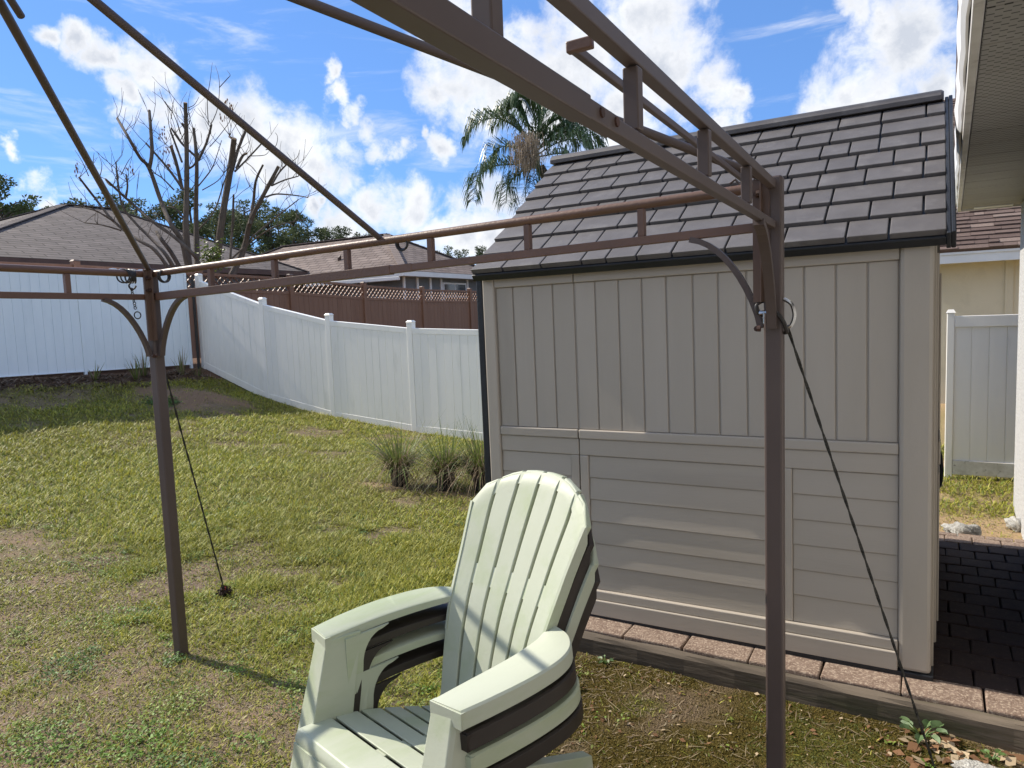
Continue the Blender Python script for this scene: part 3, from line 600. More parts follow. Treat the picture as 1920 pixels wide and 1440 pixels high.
    fin(MB().tube([top-Vector((0, 0, .05)), top+Vector((0, 0, .03))], .06, 12), 'hub', B, root, 0)
    # light curtain track inside the right truss
    fin(MB().bar(gp(.050, .07, ZT-.014), gp(.050, 1.268, ZT-.014), .010, .013), 'curtain_track', B, root, .002)
    fin(MB().bar(gp(.022, 1.265, ZT-.013), gp(.058, 1.265, ZT-.013), .012, .015), 'track_end', W_, root, .002)
    return root
build_gazebo()
def torus_pts(c, r, ax1, ax2, n=20): return [Vector(c)+Vector(ax1)*r*math.cos(2*math.pi*k/n)+Vector(ax2)*r*math.sin(2*math.pi*k/n) for k in range(n)]
def build_hardware():
    Z = Vector((0, 0, 1))
    # bundle of rings and a twisted wire hook at the left post
    r = empty('ring_bundle', gp(GS, .10, 1.955)); b = r.location.copy()
    for k in range(5):
        c = gp(GS+.004, .075+.014*k, 1.930); MB().tube([p-b for p in torus_pts(c, .030, (GX+GY*(k-2)*.25).normalized(), Z)], .0035, 6, closed=True).build('ring', M['iron'], r)
    pts = [gp(GS, .10, 1.90), gp(GS, .11, 1.885), gp(GS, .10, 1.868), gp(GS, .085, 1.872), gp(GS, .075, 1.885)]; MB().tube([p-b for p in spline(pts)], .004, 6).build('hook', M['iron'], r)
    ch = MB()
    for k in range(9):
        z = 1.868-k*.011; c = gp(GS, .098-.0012*k, z); ch.tube([p-b for p in torus_pts(c, .0065, (GX if k % 2 else GY), Z, 8)], .002, 5, closed=True)
    ch.build('wire_chain', M['iron'], r)
    MB().tube([p-b for p in torus_pts(gp(GS, .080, 1.745), .016, GY, Z)], .0028, 6, closed=True).build('wire_loop', M['iron'], r)
    tag(r, 'bundle of dark iron rings with twisted wire hanging on the beam beside the left post', 'rings')
    for name, t, lab in (('hanging_ring', GS-.10, 'dark ring hooked round the top beam close to the left post'), ('hanging_ring', 1.305, 'dark coiled ring hanging from the middle of the top beam')):
        c = gp(t, 0, 1.925); rr = empty(name, c)
        for k in range(3): MB().tube([Vector((GX.x*(k-1)*.007, GX.y*(k-1)*.007, 0))+Vector(p) for p in torus_pts((0, 0, 0), .027, GY if k != 1 else (GY+GX*.3).normalized(), Z)] if t > 2 else [Vector((0, (k-1)*.004, 0))+Vector(p) for p in torus_pts((0, 0, 0), .026-.002*k, GX, Z)], .0042, 6, closed=True).build('ring', M['iron'], rr)
        tag(rr, lab, 'ring', 'rings hung on the gazebo beams')
    c = gp(.09, .0, 1.93); rr = empty('hanging_ring', c); MB().tube(torus_pts((0, 0, 0), .027, GX, Z), .003, 6, closed=True).build('ring', M['chrome'], rr); MB().tube([(0, 0, .027), (-.015, .0, .045), (-.03, 0, .035)], .004, 6).build('clip', M['bronze'], rr)
    tag(rr, 'thin bare metal ring on the top beam next to the right post', 'ring', 'rings hung on the gazebo beams')
    # shackle round the right post
    sh = empty('shackle', gp(0, 0, 1.58)); o = sh.location
    MB().tube([p for p in spline([(-.026, -.02, .0), (-.040, -.03, .012), (-.042, -.03, .030), (-.03, -.02, .04), (-.02, 0, .042)], 5)], .005, 7).build('snap_hook', M['iron'], sh)
    MB().tube([(-.034, -.03, .008), (-.016, -.034, .01), (-.006, -.034, .004)], .006, 7).build('swivel', M['chrome'], sh); MB().tube([(-.02, -.034, .012), (-.02, -.034, -.022)], .005, 7).build('pin', M['chrome'], sh)
    MB().tube(spline([(.028, -.01, .045), (.048, -.012, .03), (.056, -.012, .0), (.048, -.012, -.028), (.032, -.012, -.036)], 6), .0055, 8).build('ring', M['chrome'], sh)
    MB().tube(spline([(.0, -.033, .012), (.016, -.036, .004), (.03, -.03, -.018), (.036, -.014, -.045), (.03, .0, -.05)], 6), .006, 7).build('strap', M['iron'], sh)
    tag(sh, 'chromed snap hook and ring strapped round the right gazebo post', 'shackle')
    def rope(name, a, b, r, m, lab):
        a, b = Vector(a), Vector(b); n = 60; mb = MB(); d = (b-a); e1 = d.orthogonal().normalized(); e2 = d.normalized().cross(e1)
        for ph in (0, math.pi):
            mb.tube([a+d*(k/n*1.0)+(e1*math.cos(ph+k*.95)+e2*math.sin(ph+k*.95))*r*.5 for k in range(n+1)], r*.62, 6)
        o = mb.build(name, m); tag(o, lab, 'rope'); return o
    rope('guy_rope', gp(-.034, -.01, 1.545), (.03, 2.735, -.01), .0047, M['rope'], 'speckled guy rope from the right gazebo post down past the shed corner')
    rope('guy_rope', gp(GS+.02, -.03, 1.56), (-3.64, 2.70, .04), .005, M['rope_dark'], 'thin dark guy rope from the left gazebo post to the lawn')
    st = empty('ground_stake', (-3.645, 2.70, float(gz(-3.645, 2.70))))
    MB().tube([(0, 0, -.05), (.004, 0, .03), (.006, .0, .06)], [.012, .012, .008], 8).build('peg', M['stake_red'], st)
    kn = MB()
    for k in range(14): kn.tube([Vector(p)+Vector((random.gauss(0, .014), random.gauss(0, .014), .012+.032*random.random())) for p in torus_pts((0, 0, 0), random.uniform(.014, .03), Vector((random.gauss(0, 1), random.gauss(0, 1), random.gauss(0, .6))).normalized(), Vector((random.gauss(0, 1), random.gauss(0, 1), random.gauss(0, .6))).normalized(), 9)], .0055, 5, closed=True)
    kn.build('knot', M['soil'], st); tag(st, 'knotted dark ground stake at the foot of the left guy rope', 'stake')
build_hardware()

# ------------------------------------------------------------------ stacked garden chairs
def make_chair(m):
    """forward is +Y, arm tips at y=0; heights are those of a chair standing on the ground"""
    D = .185
    root = empty('garden_chair')
    prof = [(-.345, .352), (-.372, .43), (-.405, .55), (-.448, .68), (-.505, .80), (-.565, .92), (-.618, 1.02), (-.642, 1.065), (-.668, 1.10)]
    prof = [(y, z-D) for y, z in prof]
    P = spline([(0, y, z) for y, z in prof], 4); nP = len(P); arc = [0]
    for a, b in zip(P[:-1], P[1:]): arc.append(arc[-1]+(b-a).length)
    tot = arc[-1]
    def half(t): # half width of the back
        return float(np.interp(t, [0, .12, .3, .42, .55, .7, 1], [.168, .178, .205, .221, .236, .258, .264]))
    def nrm(i):
        d = (P[min(i+1, nP-1)]-P[max(i-1, 0)]).normalized(); return Vector((0, -d.z, d.y)) if d.z > 0 else Vector((0, d.z, -d.y))
    def topt(u): return 1-.30*abs(u)**2.1        # arched top
    gap = .0056
    back = empty('backrest', (0, 0, 0), 0, root)
    def shape(u, t):
        i = min(int(t*(nP-1)), nP-2); f_ = t*(nP-1)-i; p = P[i].lerp(P[i+1], f_); w_ = half(t)
        curve = .030*u*u
        return Vector((u*w_, p.y+curve, p.z)), nrm(i)
    for k in range(6):
        u0, u1 = -1+k*2/6, -1+(k+1)*2/6; rows = []
        n = 22
        for i in range(n+1):
            g = gap/half(.6)
            ua, ub = u0+(g if k > 0 else 0), u1-(g if k < 5 else 0); um = (ua+ub)/2
            sec = []
            for (u, h) in ((ua, 0), (um, -.0006), (ub, 0), (ub, .024), (um, .012), (ua, .024)):
                t = i/n*topt(u); roll = .012*max(0, (t-.9*topt(u))/.1)**2
                p, nn = shape(u, t); sec.append(p-nn*0 + Vector((0, -h-roll, -h*.25)))
            rows.append(sec)
        MB().loft(rows, True).build('back_slat', m, back, .003)
    # webs that tie the slats together, and the return flanges along both edges
    for ta, tb in ((.445, .505), (.86, 1.0), (0, .06)):
        rows = []
        for u in np.linspace(-.97, .97, 13):
            sec = []
            for t, h in ((ta, .004), (tb, .004), (tb, .014), (ta, .014)):
                tt = min(t, topt(u)-.01) if t > .7 else t
                if t == .86: tt = topt(u)-.125
                p, nn = shape(u, tt); sec.append(p+Vector((0, -h, -h*.25)))
            rows.append(sec)
        MB().loft(rows, True).build('back_web', m, back)
    for sg in (-1, 1):
        rows = []
        for i in range(25):
            t = .30+(.70-.30)*i/24; p, nn = shape(sg, t); wd = .034*min(1, .25+i/5, .1+(24-i)/3.5)
            rows.append([p+Vector((0, .001, 0)), p+Vector((-sg*.010, .001, 0)), p+Vector((-sg*.004, -wd, -wd*.3)), p+Vector((sg*.005, -wd, -wd*.3))])
        MB().loft(rows, True).build('back_flange', m, back)
    # arms: broad curved tops with a deep outer skirt
    za = .695-D
    for sg in (-1, 1):
        outer = spline([(.352, .0, 0), (.366, -.10, .004), (.372, -.22, .006), (.362, -.33, .006), (.335, -.405, .008), (.285, -.452, .012), (.225, -.462, .018)], 5)
        inner = spline([(.252, .012, 0), (.252, -.09, .004), (.250, -.19, .006), (.243, -.28, .006), (.232, -.345, .006), (.222, -.39, .006), (.208, -.43, .008)], 5)
        rows = []
        for i, (a, b) in enumerate(zip(outer, inner)):
            s0 = i/(len(outer)-1); sk = .044-.006*s0; ik = .030*(1-.3*s0)
            rows.append([Vector((sg*p[0], p[1], za+p[2])) for p in ((b[0], b[1], b[2]-.004), (b[0]+.006, b[1], b[2]), (a[0]-.006, a[1], a[2]), (a[0], a[1], a[2]-.005), (a[0]+.004, a[1], a[2]-sk), (a[0]-.006, a[1], a[2]-sk), (a[0]-.010, a[1], a[2]-.014), (b[0]+.010, b[1], b[2]-.014), (b[0]+.004, b[1], b[2]-ik), (b[0]-.002, b[1], b[2]-ik))])
        tip = [Vector((sg*x, y, z)) for x, y, z in ((.250, -.004, za-.040), (.354, -.016, za-.046), (.354, .004, za-.046), (.250, .016, za-.040), (.250, -.004, za-.003), (.354, -.016, za-.004), (.354, .004, za-.004), (.250, .016, za-.003))]
        MB().loft(rows, True).hexa(tip).build('arm', m, root, .002)
        # front leg: folded panel from the arm tip to the ground
        rows = []
        for i in range(13):
            u = i/12; z = za-.012-(za-.012)*u; yf = .010+.135*u; wi = .252-.012*u; wo = .322+.024*u
            rows.append([Vector((sg*x, y, z)) for x, y in ((wi, yf), (wo, yf-.006), (wo+.006, yf-.02), (wo+.010, yf-.075-.02*u), (wo+.002, yf-.075-.02*u), (wo-.004, yf-.024), (wi+.01, yf-.016), (wi-.004, yf-.11-.04*u), (wi-.012, yf-.11-.04*u))])
        MB().loft(rows, False).build('front_leg', m, root, .003)
        # rounded gusset where the arm runs into the leg
        arc = [(-.100-.075*(1-math.cos(q)), za-.030-.095*(1-math.sin(q))) for q in np.linspace(0, math.pi/2, 9)]
        pl = [(-.045, za-.022), (-.045, za-.200)]+[(-.092, za-.200)]+arc+[(-.20, za-.022)]
        MB().add([Vector((sg*.247, y, z)) for y, z in pl]+[Vector((sg*.239, y, z)) for y, z in pl], [tuple(range(len(pl))), tuple(range(2*len(pl)-1, len(pl)-1, -1))]+[(i, len(pl)+i, len(pl)+(i+1) % len(pl), (i+1) % len(pl)) for i in range(len(pl))]).build('gusset', m, root)
        # rear leg: long skid from under the seat to the ground behind
        rows = []
        for i in range(11):
            u = i/10; y = -.02-.60*u; zt = .262-.212*u; dp = .075
            rows.append([Vector((sg*x, y, z)) for x, z in ((.175, zt), (.215, zt), (.222, zt-dp*.9), (.214, zt-dp*.9), (.208, zt-.012), (.182, zt-.012), (.18, zt-dp*.9), (.172, zt-dp*.9))])
        MB().loft(rows, False).build('rear_leg', m, root, .002)
    # seat slats, falling towards the back, first one rolled over the front edge
    seat = empty('seat', (0, 0, 0), 0, root)
    sp = spline([(0, .124, .428-D), (0, .117, .447-D), (0, .098, .457-D), (0, -.02, .450-D), (0, -.12, .430-D), (0, -.22, .404-D), (0, -.33, .372-D)], 8); A = [0]
    for a, b in zip(sp[:-1], sp[1:]): A.append(A[-1]+(b-a).length)
    def sat(s): 
        y = float(np.interp(s, A, [p.y for p in sp])); z = float(np.interp(s, A, [p.z for p in sp])); return y, z
    hw = lambda y: float(np.interp(y, [-.33, -.1, .12], [.185, .238, .262]))
    e = [0.0, .135, .22, .295, .36, .42, A[-1]-.005]
    for k in range(6):
        rows = []; s0, s1 = e[k]+(.0 if k == 0 else .0055), e[k+1]-.0055
        ss = np.linspace(s0, s1, 9 if k == 0 else 4)
        for s in ss:
            y, z = sat(s); w_ = hw(y); rows.append([Vector((x, y, z)) for x in (-w_, 0, w_)]+[Vector((x, y-.003, z-.012)) for x in (w_, 0, -w_)])
        MB().loft(rows, True).build('seat_slat', m, seat, .003)
    rows = []
    for s in np.linspace(.01, A[-1]-.01, 16):
        y, z = sat(s); rows.append([Vector((x, y-.002, z-q)) for x, q in ((-.02, .007), (.02, .007), (.02, .022), (-.02, .022))])
    MB().loft(rows, False).build('seat_spine', m, seat)
    # front apron with an arched opening
    ap = MB(); n = 16; top = []; bot = []
    for i in range(n+1):
        x = -.262+.524*i/n; q = abs(x)/.262; arch = .16*math.sqrt(max(0, 1-(q/.8)**2)) if q < .8 else 0
        top.append((x, .127, .420-D)); bot.append((x, .127+.026, max(.0, .06+arch*.62)))
    V = [Vector(p) for p in top+bot]+[Vector(p)+Vector((0, -.012, 0)) for p in top+bot]; m_ = n+1; Fc = []
    for i in range(n):
        Fc += [(i, i+1, m_+i+1, m_+i), (2*m_+i+1, 2*m_+i, 3*m_+i, 3*m_+i+1), (i, 2*m_+i, 2*m_+i+1, i+1), (m_+i, m_+i+1, 3*m_+i+1, 3*m_+i)]
    ap.add(V, Fc); ap.build('apron', m, root)
    return root
def build_chairs():
    v = Vector((.9625, -.2713, 0)); mid = Vector((-1.275, 1.398, 0)); rz = math.atan2(v.y, v.x)+math.pi  # local +X -> -v, +Y -> forward
    pitch = .0600
    labs = ['dark brown resin garden chair at the bottom of the stack', 'pale green resin garden chair third from the top, above the lowest brown one', 'dark brown resin garden chair directly under the topmost green one', 'pale green resin garden chair on top of the stack']
    g = make_chair(M['chair_green']); b = make_chair(M['chair_brown'])
    g2, b2 = copy_tree(g), copy_tree(b)
    for k, o in enumerate((b, g, b2, g2)):
        o.location = mid+Vector((0, 0, k*pitch))+Vector((v.y, -v.x, 0))*(-.013*(3-k)); o.rotation_euler = (0, 0, rz+R_((.5, -.4, .3, 0)[k]))
        tag(o, labs[k], 'chair', 'stacked garden chairs')
build_chairs()

# ------------------------------------------------------------------ fences
def fence_posts_panels(root, pts, hts, mb_post, mb_board, rail_h, bot_h, post_w, nboard, board_mat, rail_mat, post_mat, cap_mat, cap_h=.03, post_extra=.1, face=(0, -1), lattice=0.0, bot_mat=None, rail_t=.026, board_t=.011):
    """pts: base points; hts: panel heights; every post, rail and board its own child"""
    base = root.location
    for i, p in enumerate(pts):
        p = Vector(p)-base; h = hts[i]+post_extra; q = post_w/2
        po = MB().box((p.x-q, p.y-q, p.z-.15), (p.x+q, p.y+q, p.z+h)).build('post', post_mat, root, .006)
        if cap_mat: MB().hexa([(p.x-q-.008, p.y-q-.008, p.z+h), (p.x+q+.008, p.y-q-.008, p.z+h), (p.x+q+.008, p.y+q+.008, p.z+h), (p.x-q-.008, p.y+q+.008, p.z+h), (p.x-q*.7, p.y-q*.7, p.z+h+cap_h), (p.x+q*.7, p.y-q*.7, p.z+h+cap_h), (p.x+q*.7, p.y+q*.7, p.z+h+cap_h), (p.x-q*.7, p.y+q*.7, p.z+h+cap_h)]).build('cap', cap_mat, po)
    for i in range(len(pts)-1):
        a, b = Vector(pts[i])-base, Vector(pts[i+1])-base; ha, hb = hts[i], hts[i+1]
        d = Vector((b.x-a.x, b.y-a.y, 0)); L_ = d.length; d.normalize(); n = Vector((-d.y, d.x, 0))
        def S(t, zoff_b, top, o):
            p = a.lerp(b, t); h = ha+(hb-ha)*t; z = p.z+(h-zoff_b if top else zoff_b); return Vector((p.x, p.y, z))+n*o
        t0, t1 = post_w/2/L_+.001, 1-post_w/2/L_-.001
        def strip(ta, tb, lo, hi, th):  # lo/hi = (offset, from_top)
            return [S(ta, *lo, -th), S(tb, *lo, -th), S(tb, *lo, th), S(ta, *lo, th), S(ta, *hi, -th), S(tb, *hi, -th), S(tb, *hi, th), S(ta, *hi, th)]
        MB().hexa(strip(t0, t1, (rail_h, True), (0, True), rail_t)).build('top_rail', rail_mat, root, .004)
        MB().hexa(strip(t0, t1, (.03, False), (.03+bot_h, False), rail_t)).build('bottom_rail', bot_mat or rail_mat, root, .004)
        bt = rail_h
        if lattice:
            bt = rail_h+lattice+.07
            MB().hexa(strip(t0, t1, (bt, True), (rail_h+lattice, True), .024)).build('mid_rail', rail_mat, root, .004)
            lt = MB(); sp = .15; m_ = int((L_+lattice)/sp)+1; z0, z1 = bt-.07, rail_h
            for sgn in (1, -1):
                for k in range(-1, m_+1):
                    s0 = k*sp; s1 = s0+lattice; f0, f1 = 0., 1.
                    if s0 < 0: f0 = -s0/lattice
                    if s1 > L_: f1 = (L_-s0)/lattice
                    if f1-f0 < .1: continue
                    qa, qb = (s0+f0*lattice)/L_, (s0+f1*lattice)/L_
                    za_, zb_ = z0+(z1-z0)*f0, z0+(z1-z0)*f1
                    if sgn < 0: qa, qb = 1-qa, 1-qb
                    lt.bar(S(qa, za_, True, .004*sgn), S(qb, zb_, True, .004*sgn), .006, .036, tuple(n))
            lo_ = lt.build('lattice', board_mat, root); lo_['kind'] = 'stuff'
        for k in range(nboard):
            ta, tb = t0+(t1-t0)*k/nboard+.0022/L_, t0+(t1-t0)*(k+1)/nboard-.0022/L_; th = board_t+random.uniform(-.0012, .0012)
            MB().hexa(strip(ta, tb, (.03+bot_h-.002, False), (bt-.002, True), th)).build('board', board_mat, root, .003)
        # backing sheet just behind the tongue joints
        MB().hexa([p+n*0 for p in strip(t0, t1, (.03+bot_h, False), (bt, True), board_t-.007)]).build('backing', board_mat, root)
def build_fences():
    X = [-12.80, -10.98, -9.29, -7.46, -5.63, -3.80, -1.97]; zt = [.80, .18, -.12, -.29, -.37, -.33, -.2]
    r = empty('vinyl_fence', (-9.29, 9.45, -.12)); pts = [(x, 9.45, z) for x, z in zip(X, zt)]
    fence_posts_panels(r, pts, [1.80, 1.86, 1.80, 1.79, 1.79, 1.79, 1.79], None, None, .09, .14, .108, 11, M['vinyl'], M['vinyl'], M['vinyl_clean'], M['vinyl_clean'], rail_t=.050, board_t=.045)
    tag(r, 'white vinyl privacy fence stepping down the slope behind the lawn', 'fence')
    r = empty('board_fence', (-12.9, 6, .95)); Y = [-.3, 1.55, 3.4, 5.25, 7.1, 9.20]; pts = [(-12.9, y, .94-.015*max(0, y-5.2)+.0*y) for y in Y]
    fence_posts_panels(r, pts, [1.78, 1.78, 1.80, 1.80, 1.83, 1.88], None, None, .012, .02, .05, 12, M['vinyl_shade_blue'], M['vinyl_shade_blue'], M['vinyl_shade_blue'], None, post_extra=-.02)
    sc = MB()
    for k in range(8):
        y = 7.75+k*.18; sc.tube([Vector((.014, y-6+.09*math.sin(q)*0+.085*math.cos(q), 1.76+.03*(1-k*.02)+.028*math.sin(q))) for q in np.linspace(math.pi, 0, 8)], .012, 6)
    sc.build('scalloped_edge', M['vinyl_shade_blue'], r)
    tag(r, 'white board fence tinted pale blue for shade along the left of the yard', 'fence')
    r = empty('fence_post', (-12.80, 9.30, .75)); MB().box((-.022, -.022, -.1), (.022, .022, 1.86)).build('shaft', M['iron'], r, .006); MB().box((-.03, -.03, 1.8601), (.03, .03, 1.88)).build('cap', M['bolt'], r); tag(r, 'thin dark brown post in the corner where the two fences meet', 'post')
    Y = [2.1, 4.75, 7.37, 9.9, 12.40, 15.0, 17.6, 20.2, 22.8, 25.4]; zz = [1.02, 1.02, 1.03, .98, .94, .82, .75, .74, .74, .74]
    r = empty('lattice_fence', (-13.4, 12.4, .94)); pts = [(-13.4, y, z) for y, z in zip(Y, zz)]
    fence_posts_panels(r, pts, [1.83]*10, None, None, .06, .12, .12, 15, M['fence_brown'], M['fence_brown'], M['fence_brown'], M['fence_cap'], post_extra=.06, lattice=.27)
    tag(r, 'brown board fence with a lattice top behind the white fence', 'fence')
    r = empty('vinyl_gate', (.11, 7.6, 0))
    pts = [(.14, 7.6, 0), (.80, 7.6, 0), (1.9, 7.6, 0)]
    fence_posts_panels(r, [pts[0], (1.25, 7.6, 0)], [1.47, 1.47], None, None, .10, .13, .06, 8, M['vinyl_clean'], M['vinyl_clean'], M['vinyl_clean'], M['vinyl_clean'], post_extra=.03, bot_mat=M['vinyl_dirty'])
    tag(r, 'white vinyl gate panel between the shed and the house', 'gate')
build_fences()

# ------------------------------------------------------------------ houses
def poly_obj(name, pts, m, parent, uv=None, thick=0.0, up=None):
    """planar polygon with metres-based UVs: u along the first edge"""
    P = [Vector(p) for p in pts]; u = (P[1]-P[0]).normalized(); n = (P[1]-P[0]).cross(P[-1]-P[0]).normalized(); v = n.cross(u)
    mb = MB(); N_ = len(P)
    if thick:
        mb.add([p for p in P]+[p-n*thick for p in P], [tuple(range(N_)), tuple(range(2*N_-1, N_-1, -1))]+[(i, N_+i, N_+(i+1) % N_, (i+1) % N_) for i in range(N_)])
    else: mb.add(P, [tuple(range(N_))])
    o = mb.build(name, m, parent); me = o.data; l = me.uv_layers.new(name='UVMap')
    for lp in me.loops:
        d = me.vertices[lp.vertex_index].co-P[0]; l.data[lp.index].uv = (d.dot(u), d.dot(v))
    return o
def hip_house(name, label, x0, x1, y0, y1, z0, ze, ridge, wall_m, roof_m, fas_m, ridge_m, over=.45):
    """ridge: two points; eave rectangle x0..x1, y0..y1"""
    r = empty(name, ((x0+x1)/2, (y0+y1)/2, z0)); b = r.location; q = lambda p: Vector(p)-b
    c = [(x0, y0, ze), (x1, y0, ze), (x1, y1, ze), (x0, y1, ze)]; ra, rb = [Vector(p) for p in ridge]
    alongx = abs(ra.x-rb.x) > abs(ra.y-rb.y)
    if alongx: faces = [(c[0], c[1], rb, ra), (c[1], c[2], rb), (c[2], c[3], ra, rb), (c[3], c[0], ra)]
    else: faces = [(c[0], c[1], ra), (c[1], c[2], rb, ra), (c[2], c[3], rb), (c[3], c[0], ra, rb)]
    for f in faces: poly_obj('roof', [q(p) for p in f], roof_m, r, thick=.04)
    hp = [(c[0], ra), (c[1], rb if alongx else ra), (c[2], rb), (c[3], ra if alongx else rb), (ra, rb)]
    for k, (a, e) in enumerate(hp):
        a, e = q(a), q(e); nseg = max(2, int((e-a).length/.25)); 
        mb = MB(); 
        for i in range(nseg):
            p0, p1 = a.lerp(e, i/nseg), a.lerp(e, (i+1.15)/nseg); mb.bar(p0+Vector((0, 0, .02)), p1+Vector((0, 0, .008)), .26, .03)
        mb.build('ridge_cap', ridge_m, r)
    f = .16
    mb = MB()
    for i in range(4):
        a, e = q(c[i]), q(c[(i+1) % 4]); mb = MB().bar(a-Vector((0, 0, f/2+.01)), e-Vector((0, 0, f/2+.01)), .03, f); mb.build('fascia', fas_m, r)
    o = over
    MB().box(q((x0+.02, y0+.02, ze-f)), q((x1-.02, y1-.02, ze-f+.02))).build('soffit', fas_m, r)
    MB().box(q((x0+o, y0+o, z0-.3)), q((x1-o, y1-o, ze-f))).build('wall', wall_m, r)
    tag(r, label, 'house'); return r, q
def build_houses():
    RB = shingle_mat('roof_brown_grey', (.105, .09, .086), (.145, .125, .119), (.04, .034, .033), .9, .2)
    RT = shingle_mat('roof_tan', (.165, .13, .115), (.225, .182, .163), (.08, .062, .056), .5, .22)
    M['roof_ridge'] = mat('roof_ridge', (.115, .097, .09), (.15, .127, .12), 8, .95)
    hip_house('neighbour_house', 'low neighbour house with a brown grey shingle hip roof behind the left fence', -31.8, -19.8, 7.6, 19.2, .9, 3.58, [(-25.8, 14.0, 6.05), (-25.8, 15.7, 6.1)], M['grey_wall'], RB, M['fascia_brown'], M['roof_ridge'])
    # tan roofed house beyond the lattice fence
    A = atD(757, 507, 23.5)
    ax, ay, ze = A.x, A.y, A.z
    r, q = hip_house('neighbour_house', 'neighbour house with a tan shingle hip roof, roof vents and grey walls', ax-12.4, ax, ay, ay+6.4, .3, ze, [(ax-9.0, ay+3.2, ze+1.72), (ax-3.3, ay+3.2, ze+1.72)], M['grey_wall'], RT, M['white_trim'], mat('roof_ridge_tan', (.19, .15, .132), (.235, .19, .17), 8, .95))
    nrm = Vector((0, -2.5, 5.2)).normalized()
    for px, s in ((-7.6, .62), (-5.2, .70), (-5.0, .08), (-4.0, .40)):
        base = Vector((ax+px, ay+3.2*s, ze+1.72*s)); d = 0.16 if px != -4.0 else .05
        mb = MB(); b = q(base); mb.hexa([b+Vector((-d, -d*1.3, -.12)), b+Vector((d, -d*1.3, -.12)), b+Vector((d, d, .05)), b+Vector((-d, d, .05)), b+Vector((-d, -d*1.3, .10)), b+Vector((d, -d*1.3, .10)), b+Vector((d, d, .20)), b+Vector((-d, d, .20))]); mb.build('roof_vent', M['bolt'], r, .02)
    # wall on the right hand side with trim posts and windows
    xw = ax-.45
    for y in (ay+.47, ay+1.2, ay+1.95, ay+2.6, ay+4.3):
        MB().box(q((xw, y, .3)), q((xw+.05, y+.09, ze-.17))).build('corner_board', M['white_trim'], r)
    w0 = MB().box(q((xw+.002, ay+2.75, 1.6)), q((xw+.04, ay+4.25, ze-.3))).build('window', M['white_trim'], r)
    for ya, yb in ((2.82, 3.47), (3.53, 4.18)):
        for za, zb in ((1.7, 2.45), (2.52, ze-.36)): MB().box(q((xw+.041, ay+ya, za)), q((xw+.05, ay+yb, zb))).build('pane', M['window_glass'], w0)
    MB().box(q((ax-4.6, ay-.02, ze-.30)), q((ax-.2, ay+.05, ze-.17))).build('gutter', M['white_trim'], r, .02)
    w1 = MB().box(q((ax-3.4, ay+.43, 1.2)), q((ax-1.2, ay+.46, 2.5))).build('window', M['white_trim'], r); MB().box(q((ax-3.3, ay+.42, 1.3)), q((ax-1.3, ay+.429, 2.4))).build('pane', M['window_glass'], w1)
    # screened pool cage behind, white aluminium frame with a low hip screen roof
    c = atD(905, 520, 30); cg = empty('screen_enclosure', (c.x, c.y, .3)); h = 2.75
    Wd, Dp = 5.2, 5.0; x0 = -2.2
    for i in range(5):
        x = x0+Wd*i/4; MB().box((x-.05, -.05, 0), (x+.05, .05, h)).build('frame_post', M['white_trim'], cg)
    for z in (1.1, 1.95, h): MB().box((x0, -.035, z-.05), (x0+Wd, .035, z+.05)).build('frame_rail', M['white_trim'], cg)
    for i in range(4):
        x = x0+Wd*i/4; MB().box((x+.055, .0, .02), (x+Wd/4-.055, .01, h-.06)).build('screen_panel', M['screen'], cg)
    poly_obj('screen_roof', [(x0-.1, -.1, h+.06), (x0+Wd+.1, -.1, h+.06), (x0+Wd-1.2, 3.0, h+1.1), (x0+1.9, 3.0, h+1.1)], M['screen'], cg, thick=.02)
    MB().bar((x0-.1, -.1, h+.1), (x0+1.9, 3.0, h+1.14), .08, .08).build('frame_rafter', M['white_trim'], cg); MB().bar((x0+Wd+.1, -.1, h+.1), (x0+Wd-1.2, 3.0, h+1.14), .08, .08).build('frame_rafter', M['white_trim'], cg)
    tag(cg, 'white framed screen enclosure with grey mesh beside the tan roofed house', 'enclosure')
    # house on the right, beige wall and brown shingles beyond the gate
    r = empty('neighbour_house', (3.0, 13.4, 0)); b = r.location; q = lambda p: Vector(p)-b
    MB().box(q((-.3, 13.0, -.2)), q((9, 18, 2.2))).build('wall', M['beige_wall'], r)
    MB().box(q((.92, 12.97, 0)), q((1.02, 12.999, 2.2))).build('pilaster', M['beige_wall'], r)
    fs = MB().box(q((-.55, 12.52, 2.16)), q((9.2, 12.56, 2.33))).build('fascia', M['white_trim'], r, .004); MB().box(q((-.55, 12.50, 2.285)), q((9.2, 12.5195, 2.345))).build('drip_edge', M['white_trim'], fs, .003)
    MB().box(q((-.55, 12.56, 2.19)), q((9.2, 13.0, 2.21))).build('soffit', M['beige_wall'], r)
    for k in range(9): MB().box(q((-.4+k*.2, 12.575, 2.1795)), q((-.36+k*.2, 12.63, 2.1895))).build('soffit_vent', M['bolt'], r)
    sl = Vector((0, math.cos(R_(33)), math.sin(R_(33)))); nm = Vector((0, -sl.z, sl.y)); o0 = Vector((-.6, 12.48, 2.35))
    poly_obj('roof_deck', [q(o0), q(o0+Vector((9.8, 0, 0))), q(o0+Vector((9.8, 0, 0))+sl*6.2), q(o0+sl*6.2)], M['roof_brown_tab2'], r, thick=.05)
    tabs = [MB(), MB(), MB()]; ex = .125
    rr = random.Random(5)
